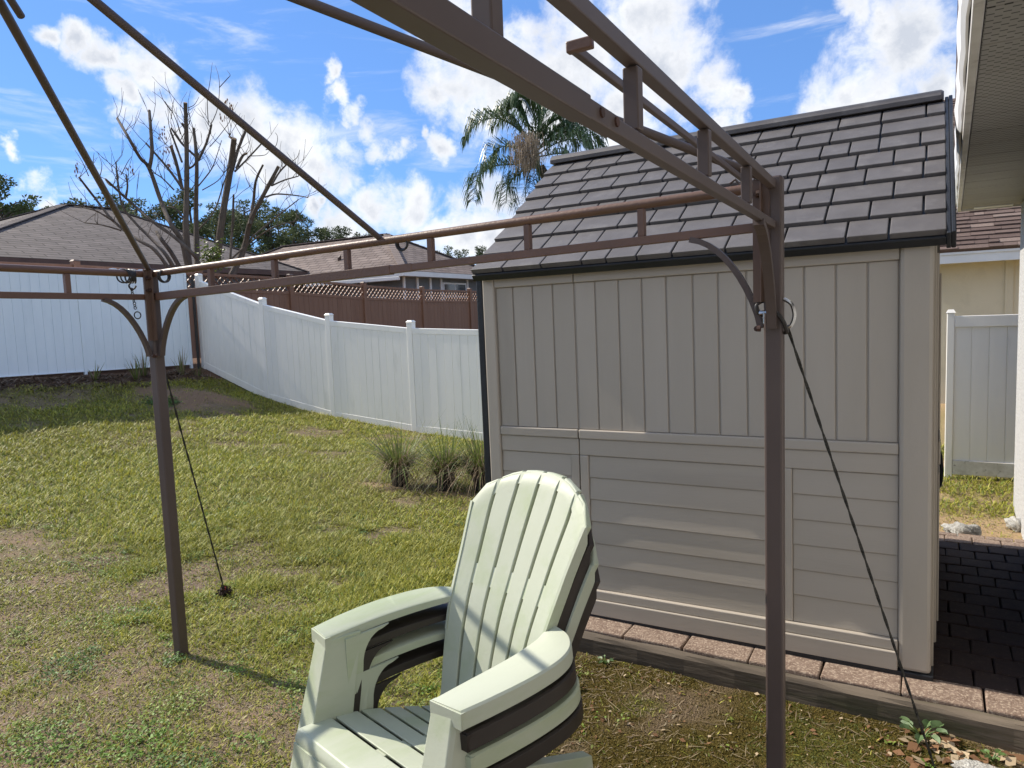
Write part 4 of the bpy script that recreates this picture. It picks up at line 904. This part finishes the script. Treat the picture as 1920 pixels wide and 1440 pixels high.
    for row in range(49):
        x = -.62+rr.uniform(-.2, 0); lim = 2.4 if row < 16 else 1.6
        while x < lim:
            w_ = rr.choice([.13, .17, .22, .3, .38]); hgt = rr.choice([.004, .012, .018]); s0 = row*ex; xa, xb = max(x, -.6), x+w_-.004
            if xb > xa+.02:
                f = lambda xx, s, h: q(Vector((xx, o0.y, o0.z))+sl*s+nm*h)
                tabs[rr.choice([0, 0, 1, 1, 2])].hexa([f(xa, s0-.005, .0), f(xb, s0-.005, .0), f(xb, s0+ex, .0), f(xa, s0+ex, .0), f(xa, s0-.005, hgt+.012), f(xb, s0-.005, hgt+.012), f(xb, s0+ex, .004), f(xa, s0+ex, .004)])
            x += w_
    for t, k in zip(tabs, ('roof_brown_tab', 'roof_brown_tab2', 'roof_brown_tab3')): o = t.build('shingle_tabs', M[k], r); o['kind'] = 'stuff'
    tag(r, 'beige stucco house with brown shingle roof and white fascia beyond the gate', 'house')
    # the near house: stucco wall, vented soffit and gutter overhead on the right
    r = empty('stucco_house', (.56, 2.0, 0), -R_(1.0)); b = r.location; q = lambda p: Vector(p)-b
    MB().box(q((.475, -5, -.2)), q((6, 6.62, 2.31))).build('wall', M['stucco'], r, .01)
    zs = 2.315; n = 0; y = -3.0
    while y < 6.74:
        y2 = min(y+.305, 6.75); pn = MB().box(q((.099, y+.002, zs)), q((.70, y2-.002, zs+.012))).build('soffit_panel', M['soffit'], r, .003); y = y2
    MB().box(q((.07, -3, zs-.012)), q((.096, 6.78, zs+.17))).build('fascia', M['gutter'], r, .004)
    rows = []
    for k in range(60):
        yy = -3+9.78*k/59; wv = .003*math.sin(k*1.9)+.002*math.sin(k*.7)
        rows.append([q(Vector((x+wv, yy, z+wv*.5))) for x, z in ((.069, zs+.03), (.062, zs+.03), (.05, zs+.05), (.046, zs+.11), (.042, zs+.165), (.05, zs+.17), (.056, zs+.11), (.069, zs+.1))])
    MB().loft(rows, False).build('gutter', M['white_trim'], r)
    MB().box(q((.097, 6.751, zs-.012)), q((.70, 6.775, zs+.17))).build('end_fascia', M['gutter'], r, .004)
    MB().box(q((.18, 6.64, zs-.006)), q((.43, 6.74, zs-.0005))).build('patch_strip', M['white_trim'], r)
    poly_obj('roof', [q((.04, -3, zs+.18)), q((.04, 6.85, zs+.18)), q((6, 6.85, zs+2.6)), q((6, -3, zs+2.6))][::-1], M['roof_brown_tab2'], r, thick=.05)
    tag(r, 'white stucco house corner with vented soffit and gutter overhead', 'house')
for k, c in (('roof_brown_tab', (.125, .088, .075)), ('roof_brown_tab2', (.098, .067, .057)), ('roof_brown_tab3', (.18, .135, .115))): M[k] = mat(k, c, tuple(v*1.25 for v in c), 40, .95, .6, 200)
def soffit_mat():
    m = mat('soffit', (.34, .33, .31), (.29, .28, .26), 3, .6); nt = m.node_tree; N = nt.nodes.new; L = nt.links.new; b = nt.nodes['Principled BSDF']
    tc = N('ShaderNodeTexCoord'); mp = N('ShaderNodeMapping'); L(tc.outputs['Object'], mp.inputs['Vector']); mp.inputs['Rotation'].default_value = (0, 0, 0)
    br = N('ShaderNodeTexBrick'); br.offset = .5; br.inputs['Scale'].default_value = 1; br.inputs['Brick Width'].default_value = .036; br.inputs['Row Height'].default_value = .025; br.inputs['Mortar Size'].default_value = .0095; br.inputs['Mortar Smooth'].default_value = .1
    br.inputs['Color1'].default_value = (0, 0, 0, 1); br.inputs['Color2'].default_value = (0, 0, 0, 1); br.inputs['Mortar'].default_value = (1, 1, 1, 1); L(mp.outputs[0], br.inputs['Vector'])
    old = b.inputs['Base Color'].links[0].from_socket; mx = N('ShaderNodeMix'); mx.data_type = 'RGBA'; L(br.outputs['Color'], mx.inputs['Factor']); mx.inputs['A'].default_value = (.045, .043, .04, 1); L(old, mx.inputs['B']); L(mx.outputs['Result'], b.inputs['Base Color'])
    return m
M['soffit'] = soffit_mat()
build_houses()

# ------------------------------------------------------------------ trees
def branch_obj(mb, name, m, par): return mb.build(name, m, par)
def build_bare_tree():
    D0 = 16.6; base = atD(375, 520, D0); base.z = .95; root = empty('bare_tree', base); rr = random.Random(3)
    tag(root, 'bare hard pruned tree with many cut limbs behind the left fence', 'tree')
    def z2(x, y): return (140+x/3.43, 100+y/3.43)
    sc = D0/FPX/3.43
    limbs = [([(740,1420),(722,1240),(715,1100),(720,900),(720,600),(712,320)], 46, 22, 0, 1), ([(790,1420),(785,1250),(780,1000),(785,700),(765,485)], 40, 17, .3, 1),
        ([(730,1400),(690,1210),(620,1100),(555,950),(480,740),(420,670),(345,540),(275,420)], 32, 15, -.6, 1), ([(480,742),(497,640),(490,500),(480,370)], 24, 17, -.5, 1), ([(690,870),(660,730),(620,600)], 22, 20, .2, 1),
        ([(905,1440),(925,1250),(950,1050),(1000,750),(1025,550)], 52, 34, .5, 1), ([(1015,750),(1050,620),(1105,485)], 22, 17, .6, 1), ([(1030,760),(1100,690),(1230,550)], 13, 8, .5, 0),
        ([(1005,1440),(1090,1250),(1130,1080),(1220,900),(1310,730)], 46, 20, .9, 1), ([(1125,1100),(1150,950),(1165,820),(1210,720)], 22, 13, .8, 1), ([(1265,850),(1320,760),(1390,690)], 15, 9, 1.0, 0), ([(1225,925),(1300,905),(1430,915),(1500,928)], 13, 6, 1.1, 0), ([(1270,850),(1350,815),(1440,790)], 12, 7, 1.1, 0),
        ([(790,1320),(740,1270),(640,1180),(500,1080),(350,950),(200,810)], 26, 12, -.8, 1), ([(660,1420),(590,1300),(500,1200),(380,1080),(300,960),(265,700)], 24, 8, -1.0, 0), ([(700,1420),(620,1280),(560,1200),(530,1150)], 26, 20, -.5, 1),
        ([(640,1440),(520,1270),(400,1195),(250,1080),(130,930),(30,800)], 22, 11, -1.3, 1), ([(250,1080),(130,1010),(0,985)], 12, 6, -1.2, 0), ([(300,1140),(180,1105),(65,1090)], 10, 5, -1.2, 0), ([(700,880),(600,740),(460,580)], 16, 11, -.2, 1), ([(690,700),(650,590),(615,495)], 13, 11, 0, 1), ([(775,660),(690,580),(622,482)], 16, 11, .2, 1), ([(795,690),(850,570),(880,460)], 17, 12, .4, 1),
        ([(1000,1330),(1130,1215),(1300,1110),(1490,1070)], 14, 6, .9, 0), ([(1130,1190),(1300,1050),(1440,940)], 12, 6, 1.0, 0), ([(1000,1330),(1015,1100),(1022,910)], 16, 12, .6, 1), ([(800,1130),(900,1010),(960,830),(1000,740)], 10, 6, .3, 0), ([(1040,740),(1080,660),(1105,645)], 18, 14, .6, 1), ([(790,860),(870,760),(900,700),(945,560)], 9, 4, .3, 0), ([(640,880),(560,800),(490,760)], 10, 5, -.3, 0), ([(330,930),(340,850),(330,780)], 12, 8, -1, 1), ([(200,815),(230,850),(310,865)], 8, 5, -.8, 0), ([(820,880),(920,820),(975,750)], 7, 4, .4, 0), ([(700,1060),(650,1000),(590,985)], 12, 6, 0, 0), ([(735,740),(770,715),(800,640)], 14, 8, .2, 0), ([(690,450),(705,470),(715,500)], 14, 14, 0, 1), ([(1010,545),(1000,540),(995,535)], 14, 14, .5, 1)]
    tips = []; tw = MB()
    for pl, w0, w1, dz, cut in limbs:
        pts = [atD(*z2(x, y), D0+dz*(1+.25*math.sin(i*1.3))+i*.08*rr.uniform(-1, 1))-base for i, (x, y) in enumerate(pl)]
        P = spline(pts, 4); n = len(P); rad = [sc*(w0+(w1-w0)*i/(n-1))*.52*(1+.07*rr.uniform(-1, 1)) for i in range(n)]
        br = MB().tube(P, rad, 9).build('limb', M['bark'], root)
        if cut and w1 > 10:
            d = (P[-1]-P[-2]).normalized(); MB().tube([P[-1], P[-1]+d*.012], rad[-1]*.93, 9).build('cut_end', M['cut_wood'], br)
        for k in range(1+int(n/3)):
            i = rr.randrange(n//3, n); tips.append((P[i], (P[min(i+1, n-1)]-P[i-1]).normalized(), w1))
    for pl in ([(870,470),(920,350),(930,180),(905,80)], [(860,460),(853,300),(870,180),(885,60)], [(680,520),(640,400),(570,300),(500,245)], [(620,370),(570,300),(545,230)], [(930,220),(985,160),(1000,140),(980,110)], [(1010,545),(960,480),(930,440)], [(870,600),(930,530),(1000,430),(1020,330)], [(590,590),(540,520),(500,490)], [(1230,620),(1290,600),(1305,540),(1290,510)], [(1390,700),(1430,670),(1448,620)], [(160,800),(175,720),(150,645)], [(130,780),(120,700),(125,640)], [(90,790),(50,700),(0,620)], [(740,890),(800,800),(830,740)], [(730,350),(770,330),(800,280)], [(1100,700),(1150,740),(1190,800)], [(1140,660),(1220,655),(1250,630)], [(300,780),(340,700),(370,660)], [(620,420),(630,340),(640,290)], [(680,560),(740,440),(735,380)]):
        pts = [atD(*z2(x, y), D0+.3+rr.uniform(-.3, .3))-base for x, y in pl]; P = spline(pts, 4); tw.tube(P, [sc*(5-3.4*i/len(P))*.62 for i in range(len(P))], 5)
    for p, d, w1 in tips:
        L_ = rr.uniform(.25, 1.0); q = Vector((rr.gauss(0, .7), rr.gauss(0, .7), rr.uniform(.1, 1))).normalized(); pts = [p]; dirn = (d*.35+q).normalized()
        for k in range(4): dirn = (dirn+Vector((rr.gauss(0, .22), rr.gauss(0, .22), .16))).normalized(); pts.append(pts[-1]+dirn*L_/4)
        tw.tube(pts, [.008, .006, .005, .004, .003], 4)
        if rr.random() < .5:
            d2 = (dirn+Vector((rr.gauss(0, .8), rr.gauss(0, .8), .1))).normalized(); tw.tube([pts[2], pts[2]+d2*L_*.3, pts[2]+d2*L_*.5+Vector((0, 0, .05))], [.006, .004, .003], 4)
    tw.build('twigs', M['bark_dark'], root)['kind'] = 'stuff'
    lv = MB()
    for cx, cy, n in ((10, 730, 14), (575, 510, 12), (625, 720, 10), (970, 320, 22), (1010, 360, 18), (590, 690, 8), (370, 740, 8), (580, 630, 8), (600, 580, 6), (950, 400, 10)):
        for k in range(n):
            p = atD(*z2(cx+rr.gauss(0, 14), cy+rr.gauss(0, 20)), D0+rr.gauss(0, .15))-base; h = rr.uniform(.05, .12); s = Vector((rr.gauss(0, 1), rr.gauss(0, 1), 0)).normalized()*.018
            lv.add([p, p+s-Vector((0, 0, h*.5)), p-Vector((0, 0, h)), p-s-Vector((0, 0, h*.5))], [(0, 1, 2, 3)])
    lv.build('dead_leaves', M['dead_leaf'], root)['kind'] = 'stuff'
    # young leafy growth at its foot
    c = atD(398, 478, D0-.6); s = empty('leafy_shrub', (c.x, c.y, .95)); lv = MB(); st = MB()
    for k in range(7):
        a = rr.uniform(0, 6.28); e = Vector((math.cos(a)*.14, math.sin(a)*.14, c.z-.95+rr.uniform(-.1, .25))); st.tube([(0, 0, 0), e*.5+Vector((.02, 0, 0)), e], [.012, .008, .004], 5)
    for k in range(330):
        p = Vector((rr.gauss(0, .11), rr.gauss(0, .11), c.z-.95+rr.gauss(0, .16))); d = Vector((rr.gauss(0, 1), rr.gauss(0, 1), rr.gauss(-.2, .6))).normalized()*rr.uniform(.06, .11); s_ = d.orthogonal().normalized()*.022
        lv.add([p, p+d*.5+s_, p+d, p+d*.5-s_], [(0, 1, 2, 3)])
    st.build('stem', M['bark_dark'], s); lv.build('foliage', M['shrub_leaf'], s)['kind'] = 'stuff'; tag(s, 'small yellow green leafy shrub at the foot of the bare tree', 'shrub')
build_bare_tree()
def crown_mesh(name, clumps, n, size, seed, asp=.45):
    r = np.random.default_rng(seed); C = np.array(clumps); wgt = C[:, 3]**2; idx = r.choice(len(C), n, p=wgt/wgt.sum())
    v = r.normal(size=(n, 3)); v /= np.linalg.norm(v, axis=1)[:, None]; rad = r.random(n)**.45
    P = C[idx, :3]+v*(C[idx, 3]*rad)[:, None]*np.array([1, 1, .75])
    d = r.normal(size=(n, 3))+v*.8; d /= np.linalg.norm(d, axis=1)[:, None]; s = np.cross(d, r.normal(size=(n, 3))); s /= np.linalg.norm(s, axis=1)[:, None]
    S = (r.uniform(.6, 1.3, n)*size)[:, None]
    V = np.stack([P, P+d*S*.5+s*S*asp*.5, P+d*S, P+d*S*.5-s*S*asp*.5], 1).reshape(-1, 3)
    return np_mesh(name, V, (np.arange(n)*4)[:, None]+np.array([[0, 1, 2, 3]]))
def build_wood():
    protos = []
    for v in range(5):
        rr = random.Random(100+v); H = 11.0; cl = []
        trunk = MB().tube(spline([(0, 0, -1), (.1, 0, 3), (rr.uniform(-.3, .3), .1, 7), (rr.uniform(-.3, .3), 0, H-.6)], 4), [.2-.15*i/12 for i in range(13)], 7)
        for k in range(30 if v < 3 else 22):
            z = H*(.36+.62*rr.random()**.8); rmax = 2.3*(1-((z/H-.60)/.46)**2)**.5 if abs(z/H-.60) < .46 else .4
            a = rr.uniform(0, 6.28); q = rmax*rr.uniform(.25, 1.0); c = Vector((q*math.cos(a), q*math.sin(a), z)); s = rr.uniform(.32, .8)*(1 if v < 3 else .8); cl.append((c.x, c.y, c.z, s))
            trunk.tube([(0, 0, z-q*.4), c*.6+Vector((0, 0, z*.4-.1*q)), c], [.06, .04, .015], 5)
        cl.append((0, 0, H-.4, .55))
        leaf = crown_mesh('crown', cl, 5600 if v < 3 else 3400, .24, 200+v, .42)
        protos.append((trunk.mesh('trunk'), leaf))
    # (pixel column, pixel row of the top, distance, variant, width scale)
    spots = [(95,378,58,0,1.0),(150,372,66,1,1.1),(200,352,56,2,1.15),(255,362,62,0,1.05),(315,368,58,1,1.0),(352,352,66,3,1.0),(405,372,57,2,1.05),(455,366,63,0,1.0),(500,385,60,3,1.0),(548,384,55,1,1.15),(575,400,62,2,.9),(610,418,66,4,.8),(648,418,64,3,.85),(690,428,70,4,.8),(735,436,72,3,.75),(840,452,62,2,.85),(872,458,66,0,.8),(905,452,58,4,.7),(60,388,64,2,1.0),(10,372,70,1,1.0),(780,462,75,1,.8),(225,378,70,3,1.0),(430,384,72,1,1.0),(520,405,70,0,1.0)]
    where = ['far left, behind the low roof', 'rising over the left hip ridge', 'broad crown over the left roof ridge', 'right of the left roof ridge', 'seen through the left limbs of the bare tree', 'thin crown left of the main bare trunk', 'behind the twin bare trunks', 'right of the twin bare trunks', 'loose crown behind the right bare limbs', 'biggest rounded crown right of the bare tree', 'on the right flank of the rounded crown', 'sparse crown in the gap before the rafter foot', 'sparse crown left of the rafter foot', 'thin crown behind the rafter foot', 'small thin crown right of the rafter foot', 'rounded crown right of the tan roof', 'low crown beside the shed roof corner', 'wispy crown touching the shed eave', 'low crown above the left hip', 'behind the leftmost leafy tree', 'low crown behind the tan ridge', 'thin crown behind the left roof peak', 'dark crown behind the right bare trunk', 'low crown behind the right bare limbs']
    for i, (px, py, D, v, ws) in enumerate(spots):
        py += 9
        top = atD(px, py, D); g = .4; hgt = top.z-g; t = empty('pine_tree', (top.x, top.y, g)); s = hgt/11.0; t.scale = (s*ws*1.15, s*ws*1.15, s); t.rotation_euler = (0, 0, i*2.4)
        for nm, me, m in (('trunk', protos[v][0], M['bark_dark']), ('crown', protos[v][1], M['pine_leaf'])):
            o = bpy.data.objects.new(nm, me); col.objects.link(o); o.parent = t
            if not me.materials: me.materials.append(m)
        tag(t, 'dark green pine in the far treeline, '+where[i], 'tree', 'trees of the far treeline')
    # leafy tree at the left edge
    rr = random.Random(9); b = atD(8, 400, 27); r = empty('leafy_tree', (b.x-.6, b.y, .9)); tp = atD(8, 312, 27).z-.9; tm = MB().tube(spline([(0, 0, -.3), (.1, 0, 2), (-.1, 0, tp*.75)], 4), [.16-.012*i for i in range(9)], 7); cl = []
    for k in range(46):
        z = tp*(.5+.5*rr.random()); q = 1.75*rr.uniform(.2, 1)*(1.1-.55*max(0, z/tp-.62)/.38); a = rr.uniform(0, 6.28); c = Vector((q*math.cos(a), q*math.sin(a), z)); cl.append((c.x, c.y, c.z, rr.uniform(.14, .36))); tm.tube([(0, 0, z-q*.5), c*.55+Vector((0, 0, z*.42)), c], [.035, .025, .008], 5)
    tm.build('trunk', M['bark_dark'], r); o = bpy.data.objects.new('crown', crown_mesh('crown', cl, 4200, .14, 77, .5)); o.data.materials.append(M['oak_leaf']); col.objects.link(o); o.parent = r
    tag(r, 'loose small leaved tree at the left edge above the low roof', 'tree')
build_wood()
def build_palm():
    D = 28; c = atD(1003, 268, D); r = empty('palm_tree', (c.x, c.y, 0)); rr = random.Random(12); top = c.z
    tag(r, 'feathery palm tree with a dead frond cluster rising behind the shed roof', 'palm')
    MB().tube(spline([(1.6, .9, -.2), (1.35, .75, top*.5), (.15, .1, top-.9)], 6), [.2]*7+[.19]*5+[.16], 12).build('trunk', M['bark'], r)
    MB().tube(spline([(0, 0, top-.95), (.0, 0, top-.35), (0, 0, top+.15)], 4), [.17, .18, .18, .17, .15, .12, .10, .08, .05], 10).build('crownshaft', M['palm_leaf'], r)
    Rh, Uh = Rv, Vector((0, 0, 1)); Fh = Vector((Fv.x, Fv.y, 0)).normalized()
    # fronds: (pixel path of the rachis, depth swing)
    fr = [([(1000,278),(968,240),(930,222),(893,232),(874,262)], -.4), ([(1002,280),(1004,235),(992,196),(975,182),(962,196)], -.6), ([(998,300),(965,308),(925,312),(897,334),(887,375)], -1.0), ([(1004,280),(1024,240),(1046,224),(1062,228)], .4), ([(1006,284),(1040,248),(1080,236),(1115,252),(1134,280)], .3), ([(1008,290),(1045,268),(1085,262),(1108,284)], -.9), ([(1006,295),(1050,288),(1080,300),(1095,330)], -1.3), ([(1000,292),(960,276),(930,280),(918,310)], .9), ([(1003,282),(1015,230),(1030,200),(1050,196)], .9), ([(1000,285),(975,235),(955,215),(925,235)], 1.3), ([(1005,285),(1030,255),(1060,245),(1085,270)], 1.4), ([(1000,300),(980,320),(955,345),(950,380)], -.4), ([(1002,300),(990,330),(985,365),(990,400)], -1.0), ([(1004,300),(1012,335),(1016,370),(1020,400)], -.8), ([(1002,282),(985,225),(965,200),(940,205)], -.2), ([(1005,284),(1038,262),(1072,252),(1100,268),(1112,300)], -.2), ([(1004,282),(1012,225),(1016,195),(1030,185)], -.3)]
    for pl, dz in fr:
        n = len(pl); pts = [atD(px, py, D+dz*math.sin(i/(n-1)*1.4))-r.location for i, (px, py) in enumerate(pl)]; P = spline(pts, 10); m = len(P)
        f = MB().tube(P, [.032-.027*i/m for i in range(m)], 5).build('frond', M['palm_leaf'], r); lf = MB()
        for i in range(4, m):
            t = i/m; d = (P[min(i+1, m-1)]-P[i-1]).normalized(); side = d.cross(Vector((0, 0, 1)))
            side = side.normalized() if side.length > .15 else Fh.copy()
            for sg in (-1, 1):
                for q in range(3):
                    L_ = (1.25*math.sin(math.pi*(.12+.80*t))+.22)*rr.uniform(.75, 1.12); p = P[i]+d*rr.uniform(-.05, .05); o1 = (side*sg*rr.uniform(.35, 1.)+d*.55+Vector((0, 0, rr.uniform(-.05, .6)))).normalized()
                    a, b, e = p, p+o1*L_*.45, p+o1*L_*.62+Vector((0, 0, -L_*.34)); wv = o1.cross(Vector((0, 0, 1))).normalized()*.021
                    lf.add([a-wv*.5, a+wv*.5, b+wv, b-wv, e], [(0, 1, 2, 3), (3, 2, 4)])
        lf.build('leaflets', M['palm_leaf'], f)['kind'] = 'stuff'
    dd = MB()
    for k in range(1000):
        u = rr.random(); p = atD(988+rr.gauss(0, 13), 258+rr.uniform(-10, 44)+abs(rr.gauss(0, 8)), D-1.5+rr.gauss(0, .3))-r.location; a = rr.uniform(0, 6.28); o1 = Vector((math.cos(a)*.5, math.sin(a)*.5, rr.uniform(-.3, .7))); L_ = rr.uniform(.3, .75)
        b = p+o1*L_*.45; e = b+o1*L_*.2+Vector((0, 0, -L_*.8)); wv = Vector((rr.gauss(0, 1), rr.gauss(0, 1), 0)).normalized()*.012; dd.add([p-wv, p+wv, b+wv, b-wv, e], [(0, 1, 2, 3), (3, 2, 4)])
    dd.build('dead_fronds', M['palm_dead'], r)['kind'] = 'stuff'
build_palm()

# ------------------------------------------------------------------ potted grasses and small plants
def reed(mb, base, ang, out, h, droop, w_, rr):
    pts = []; d = Vector((math.cos(ang), math.sin(ang), 0)); s = Vector((-d.y, d.x, 0))
    n = 6; V = []
    for i in range(n+1):
        t = i/n; p = Vector(base)+d*(out*t+droop*.25*t*t)+Vector((0, 0, h*t-droop*t**2.6)); ww = w_*(1-.9*t**1.5); V += [p-s*ww/2, p+s*ww/2]
    mb.add(V, [(2*i, 2*i+1, 2*i+3, 2*i+2) for i in range(n)])
def build_pots():
    specs = [(-4.63, 5.56, 'bushiest green potted grass in a black nursery pot, left of the three', .50, 1.0), (-4.09, 5.60, 'withered potted grass in a black pot, middle of the three', .52, .45), (-3.70, 5.66, 'drooping potted grass half hidden behind the black shed corner', .58, .7)]
    for i, (x, y, lab, h, green) in enumerate(specs):
        z = float(gz(x, y)); r = empty('potted_grass', (x, y, z-.005)); rr = random.Random(60+i)
        rows = []
        for zz, q in ((0, .078), (.17, .095), (.172, .102), (.195, .103), (.195, .092), (.165, .09)): rows.append([(q*math.cos(t), q*math.sin(t), zz) for t in np.linspace(0, 2*math.pi, 21)[:-1]])
        pot = MB().loft(rows).build('pot', M['pot'], r)
        MB().prism([(.091*math.cos(t), .091*math.sin(t)) for t in np.linspace(0, 2*math.pi, 21)[:-1]], .12, .172).build('potting_soil', M['soil'], pot)
        gb, db, bb = MB(), MB(), MB()
        for k in range(int(230*(.45+.55*green))):
            a = rr.uniform(0, 6.28); q = .07*math.sqrt(rr.random()); reed(gb, (q*math.cos(a), q*math.sin(a), .16), a+rr.gauss(0, .5), abs(rr.gauss(0, .36))+.02, h*rr.uniform(.45, 1.2), rr.uniform(0, .6)**1.3, rr.uniform(.007, .013), rr)
        for k in range(200):
            a = rr.uniform(0, 6.28); q = .07*math.sqrt(rr.random()); reed(db, (q*math.cos(a), q*math.sin(a), .16), a+rr.gauss(0, .4), rr.uniform(.05, .50), rr.uniform(.2, .6), rr.uniform(.12, .8), rr.uniform(.006, .011), rr)
        for k in range(260):
            a = rr.uniform(0, 6.28); q = .085*math.sqrt(rr.random()); reed(bb, (q*math.cos(a), q*math.sin(a), .15), a+rr.gauss(0, .5), rr.uniform(.02, .2), rr.uniform(.06, .28), rr.uniform(0, .22), rr.uniform(.005, .01), rr)
        for nm, m_, mm in (('green_blades', gb, M['reed_green']), ('dry_blades', db, M['reed_dry']), ('dead_tuft', bb, M['reed_brown'])): m_.build(nm, mm, r)['kind'] = 'stuff'
        tag(r, lab, 'potted plant', 'potted ornamental grasses')
    # weed at the timber, upright weeds by the left fence
    def broadleaf(name, loc, n, size, m, lab, hgt):
        r = empty(name, loc); rr = random.Random(int(loc[0]*100)); 
        for k in range(n):
            a = 2*math.pi*k/n+rr.uniform(-.3, .3); e = Vector((math.cos(a)*size*.8, math.sin(a)*size*.8, hgt*rr.uniform(.5, 1))); st = MB().tube([(0, 0, 0), e*.5+Vector((0, 0, hgt*.15)), e], [.003, .0025, .002], 5).build('stem', M['weed'], r)
            d = Vector((math.cos(a), math.sin(a), rr.uniform(-.35, .25))).normalized(); s = Vector((-d.y, d.x, 0)).normalized(); V = [e]; L_ = size*rr.uniform(.75, 1.25); Fc = []
            prof = [(0.12, .22), (.35, .36), (.6, .33), (.82, .18)]
            for t, q in prof: V += [e+d*L_*t+s*L_*q+Vector((0, 0, .012*L_/.05)), e+d*L_*t, e+d*L_*t-s*L_*q+Vector((0, 0, .012*L_/.05))]
            V.append(e+d*L_); Fc = [(0, 1, 2), (0, 2, 3)]
            for q in range(3): b = 1+3*q; Fc += [(b, b+3, b+4, b+1), (b+1, b+4, b+5, b+2)]
            Fc += [(10, 13, 11), (11, 13, 12)]
            MB().add(V, Fc, True).build('leaf', m, r)
        tag(r, lab, 'weed'); return r
    broadleaf('broadleaf_weed', (-.012, 2.905, float(gz(-.01, 2.9))), 8, .05, M['bluegreen_leaf'], 'broad leaved green weed growing against the timber by the rope', .055)
    broadleaf('broadleaf_weed', (-1.28, 2.93, float(gz(-1.28, 2.93))), 6, .024, M['bluegreen_leaf'], 'tiny weed against the timber near the stacked chairs', .03)
    broadleaf('broadleaf_weed', (-1.34, 2.66, float(gz(-1.34, 2.66))), 7, .028, M['weed'], 'bright yellow green weed in the moss right of the stacked chairs', .03)
    broadleaf('broadleaf_weed', (.20, 2.87, float(gz(.2, 2.87))), 6, .022, M['weed'], 'small weed among dry leaves below the timber end', .03)
    for i, (y, n, h) in enumerate(((7.05, 14, .4), (7.75, 22, .55), (8.0, 26, .62), (8.75, 18, .7), (9.0, 8, .35))):
        x = -12.55+.1*math.sin(i*2); r = empty('upright_weed', (x, y, float(gz(x, y)))); rr = random.Random(80+i); a_, b_ = MB(), MB()
        for k in range(n): a = rr.uniform(0, 6.28); reed(a_ if k % 3 else b_, (.03*math.cos(a), .03*math.sin(a), -.02), a, rr.uniform(.02, .2), h*rr.uniform(.5, 1), rr.uniform(0, .12), rr.uniform(.014, .026), rr)
        a_.build('green_blades', M['reed_green'], r); b_.build('dry_blades', M['reed_dry'], r)
        tag(r, ['short tuft of upright blades left of the left gazebo post', 'leafy upright tuft just left of the left gazebo post', 'dense upright tuft behind the left gazebo post', 'tallest blade tuft between the left gazebo post and the fence corner', 'small tuft of blades nearest the fence corner'][i], 'weed', 'upright weeds along the left fence')
    # pale stones
    def rock(name, loc, sx, sy_, sz, seed, lab):
        bm = bmesh.new(); bmesh.ops.create_icosphere(bm, subdivisions=4, radius=1); rs = np.random.default_rng(seed); ph = rs.uniform(0, 6.28, 12)
        for v in bm.verts:
            c = v.co; k = 1+.20*math.sin(c.x*3.1+ph[0])*math.cos(c.y*2.7+ph[1])+.13*math.sin(c.x*6.3+c.z*5+ph[2])+.09*math.sin(c.y*11+c.x*9+ph[3])+.06*math.sin(c.z*17+c.x*14+ph[4])
            v.co = Vector((c.x*k*sx, c.y*k*sy_, c.z*k*sz))
        me = bpy.data.meshes.new(name); bm.to_mesh(me); bm.free(); me.materials.append(M['rock']); o = bpy.data.objects.new(name, me); col.objects.link(o); o.location = loc; me.polygons.foreach_set('use_smooth', [True]*len(me.polygons)); tag(o, lab, 'rock')
    rock('rock', (.165, 2.775, .005), .075, .045, .016, 1, 'crumbly white stone at the lower right among dry leaves')
    rock('rock', (.19, 5.47, .085), .10, .07, .06, 2, 'pale crumpled stone at the back edge of the pavers')
    rock('rock', (.52, 5.95, .04), .06, .06, .05, 3, 'small pale stone at the foot of the house wall')
    n = 900; x = RNG.normal(-2.42, .14, n); y = RNG.normal(3.42, .09, n); c = np.array([.45, .40, .32])*RNG.uniform(.6, 1.2, n)[:, None]
    V, F4, C_ = leaf_cards(np.stack([x, y, gz(x, y)+.003], -1), RNG.uniform(.006, .014, n), .5, c, .9); me = np_mesh('sand_gravel', V, F4, None, C_); me.materials.append(M['litter']); o = bpy.data.objects.new('sand_gravel', me); col.objects.link(o); tag(o, 'pale gravelly patch in the lawn behind the chair back', 'gravel', kind='stuff')
build_pots()
build_lawn()
build_weeds_and_litter()
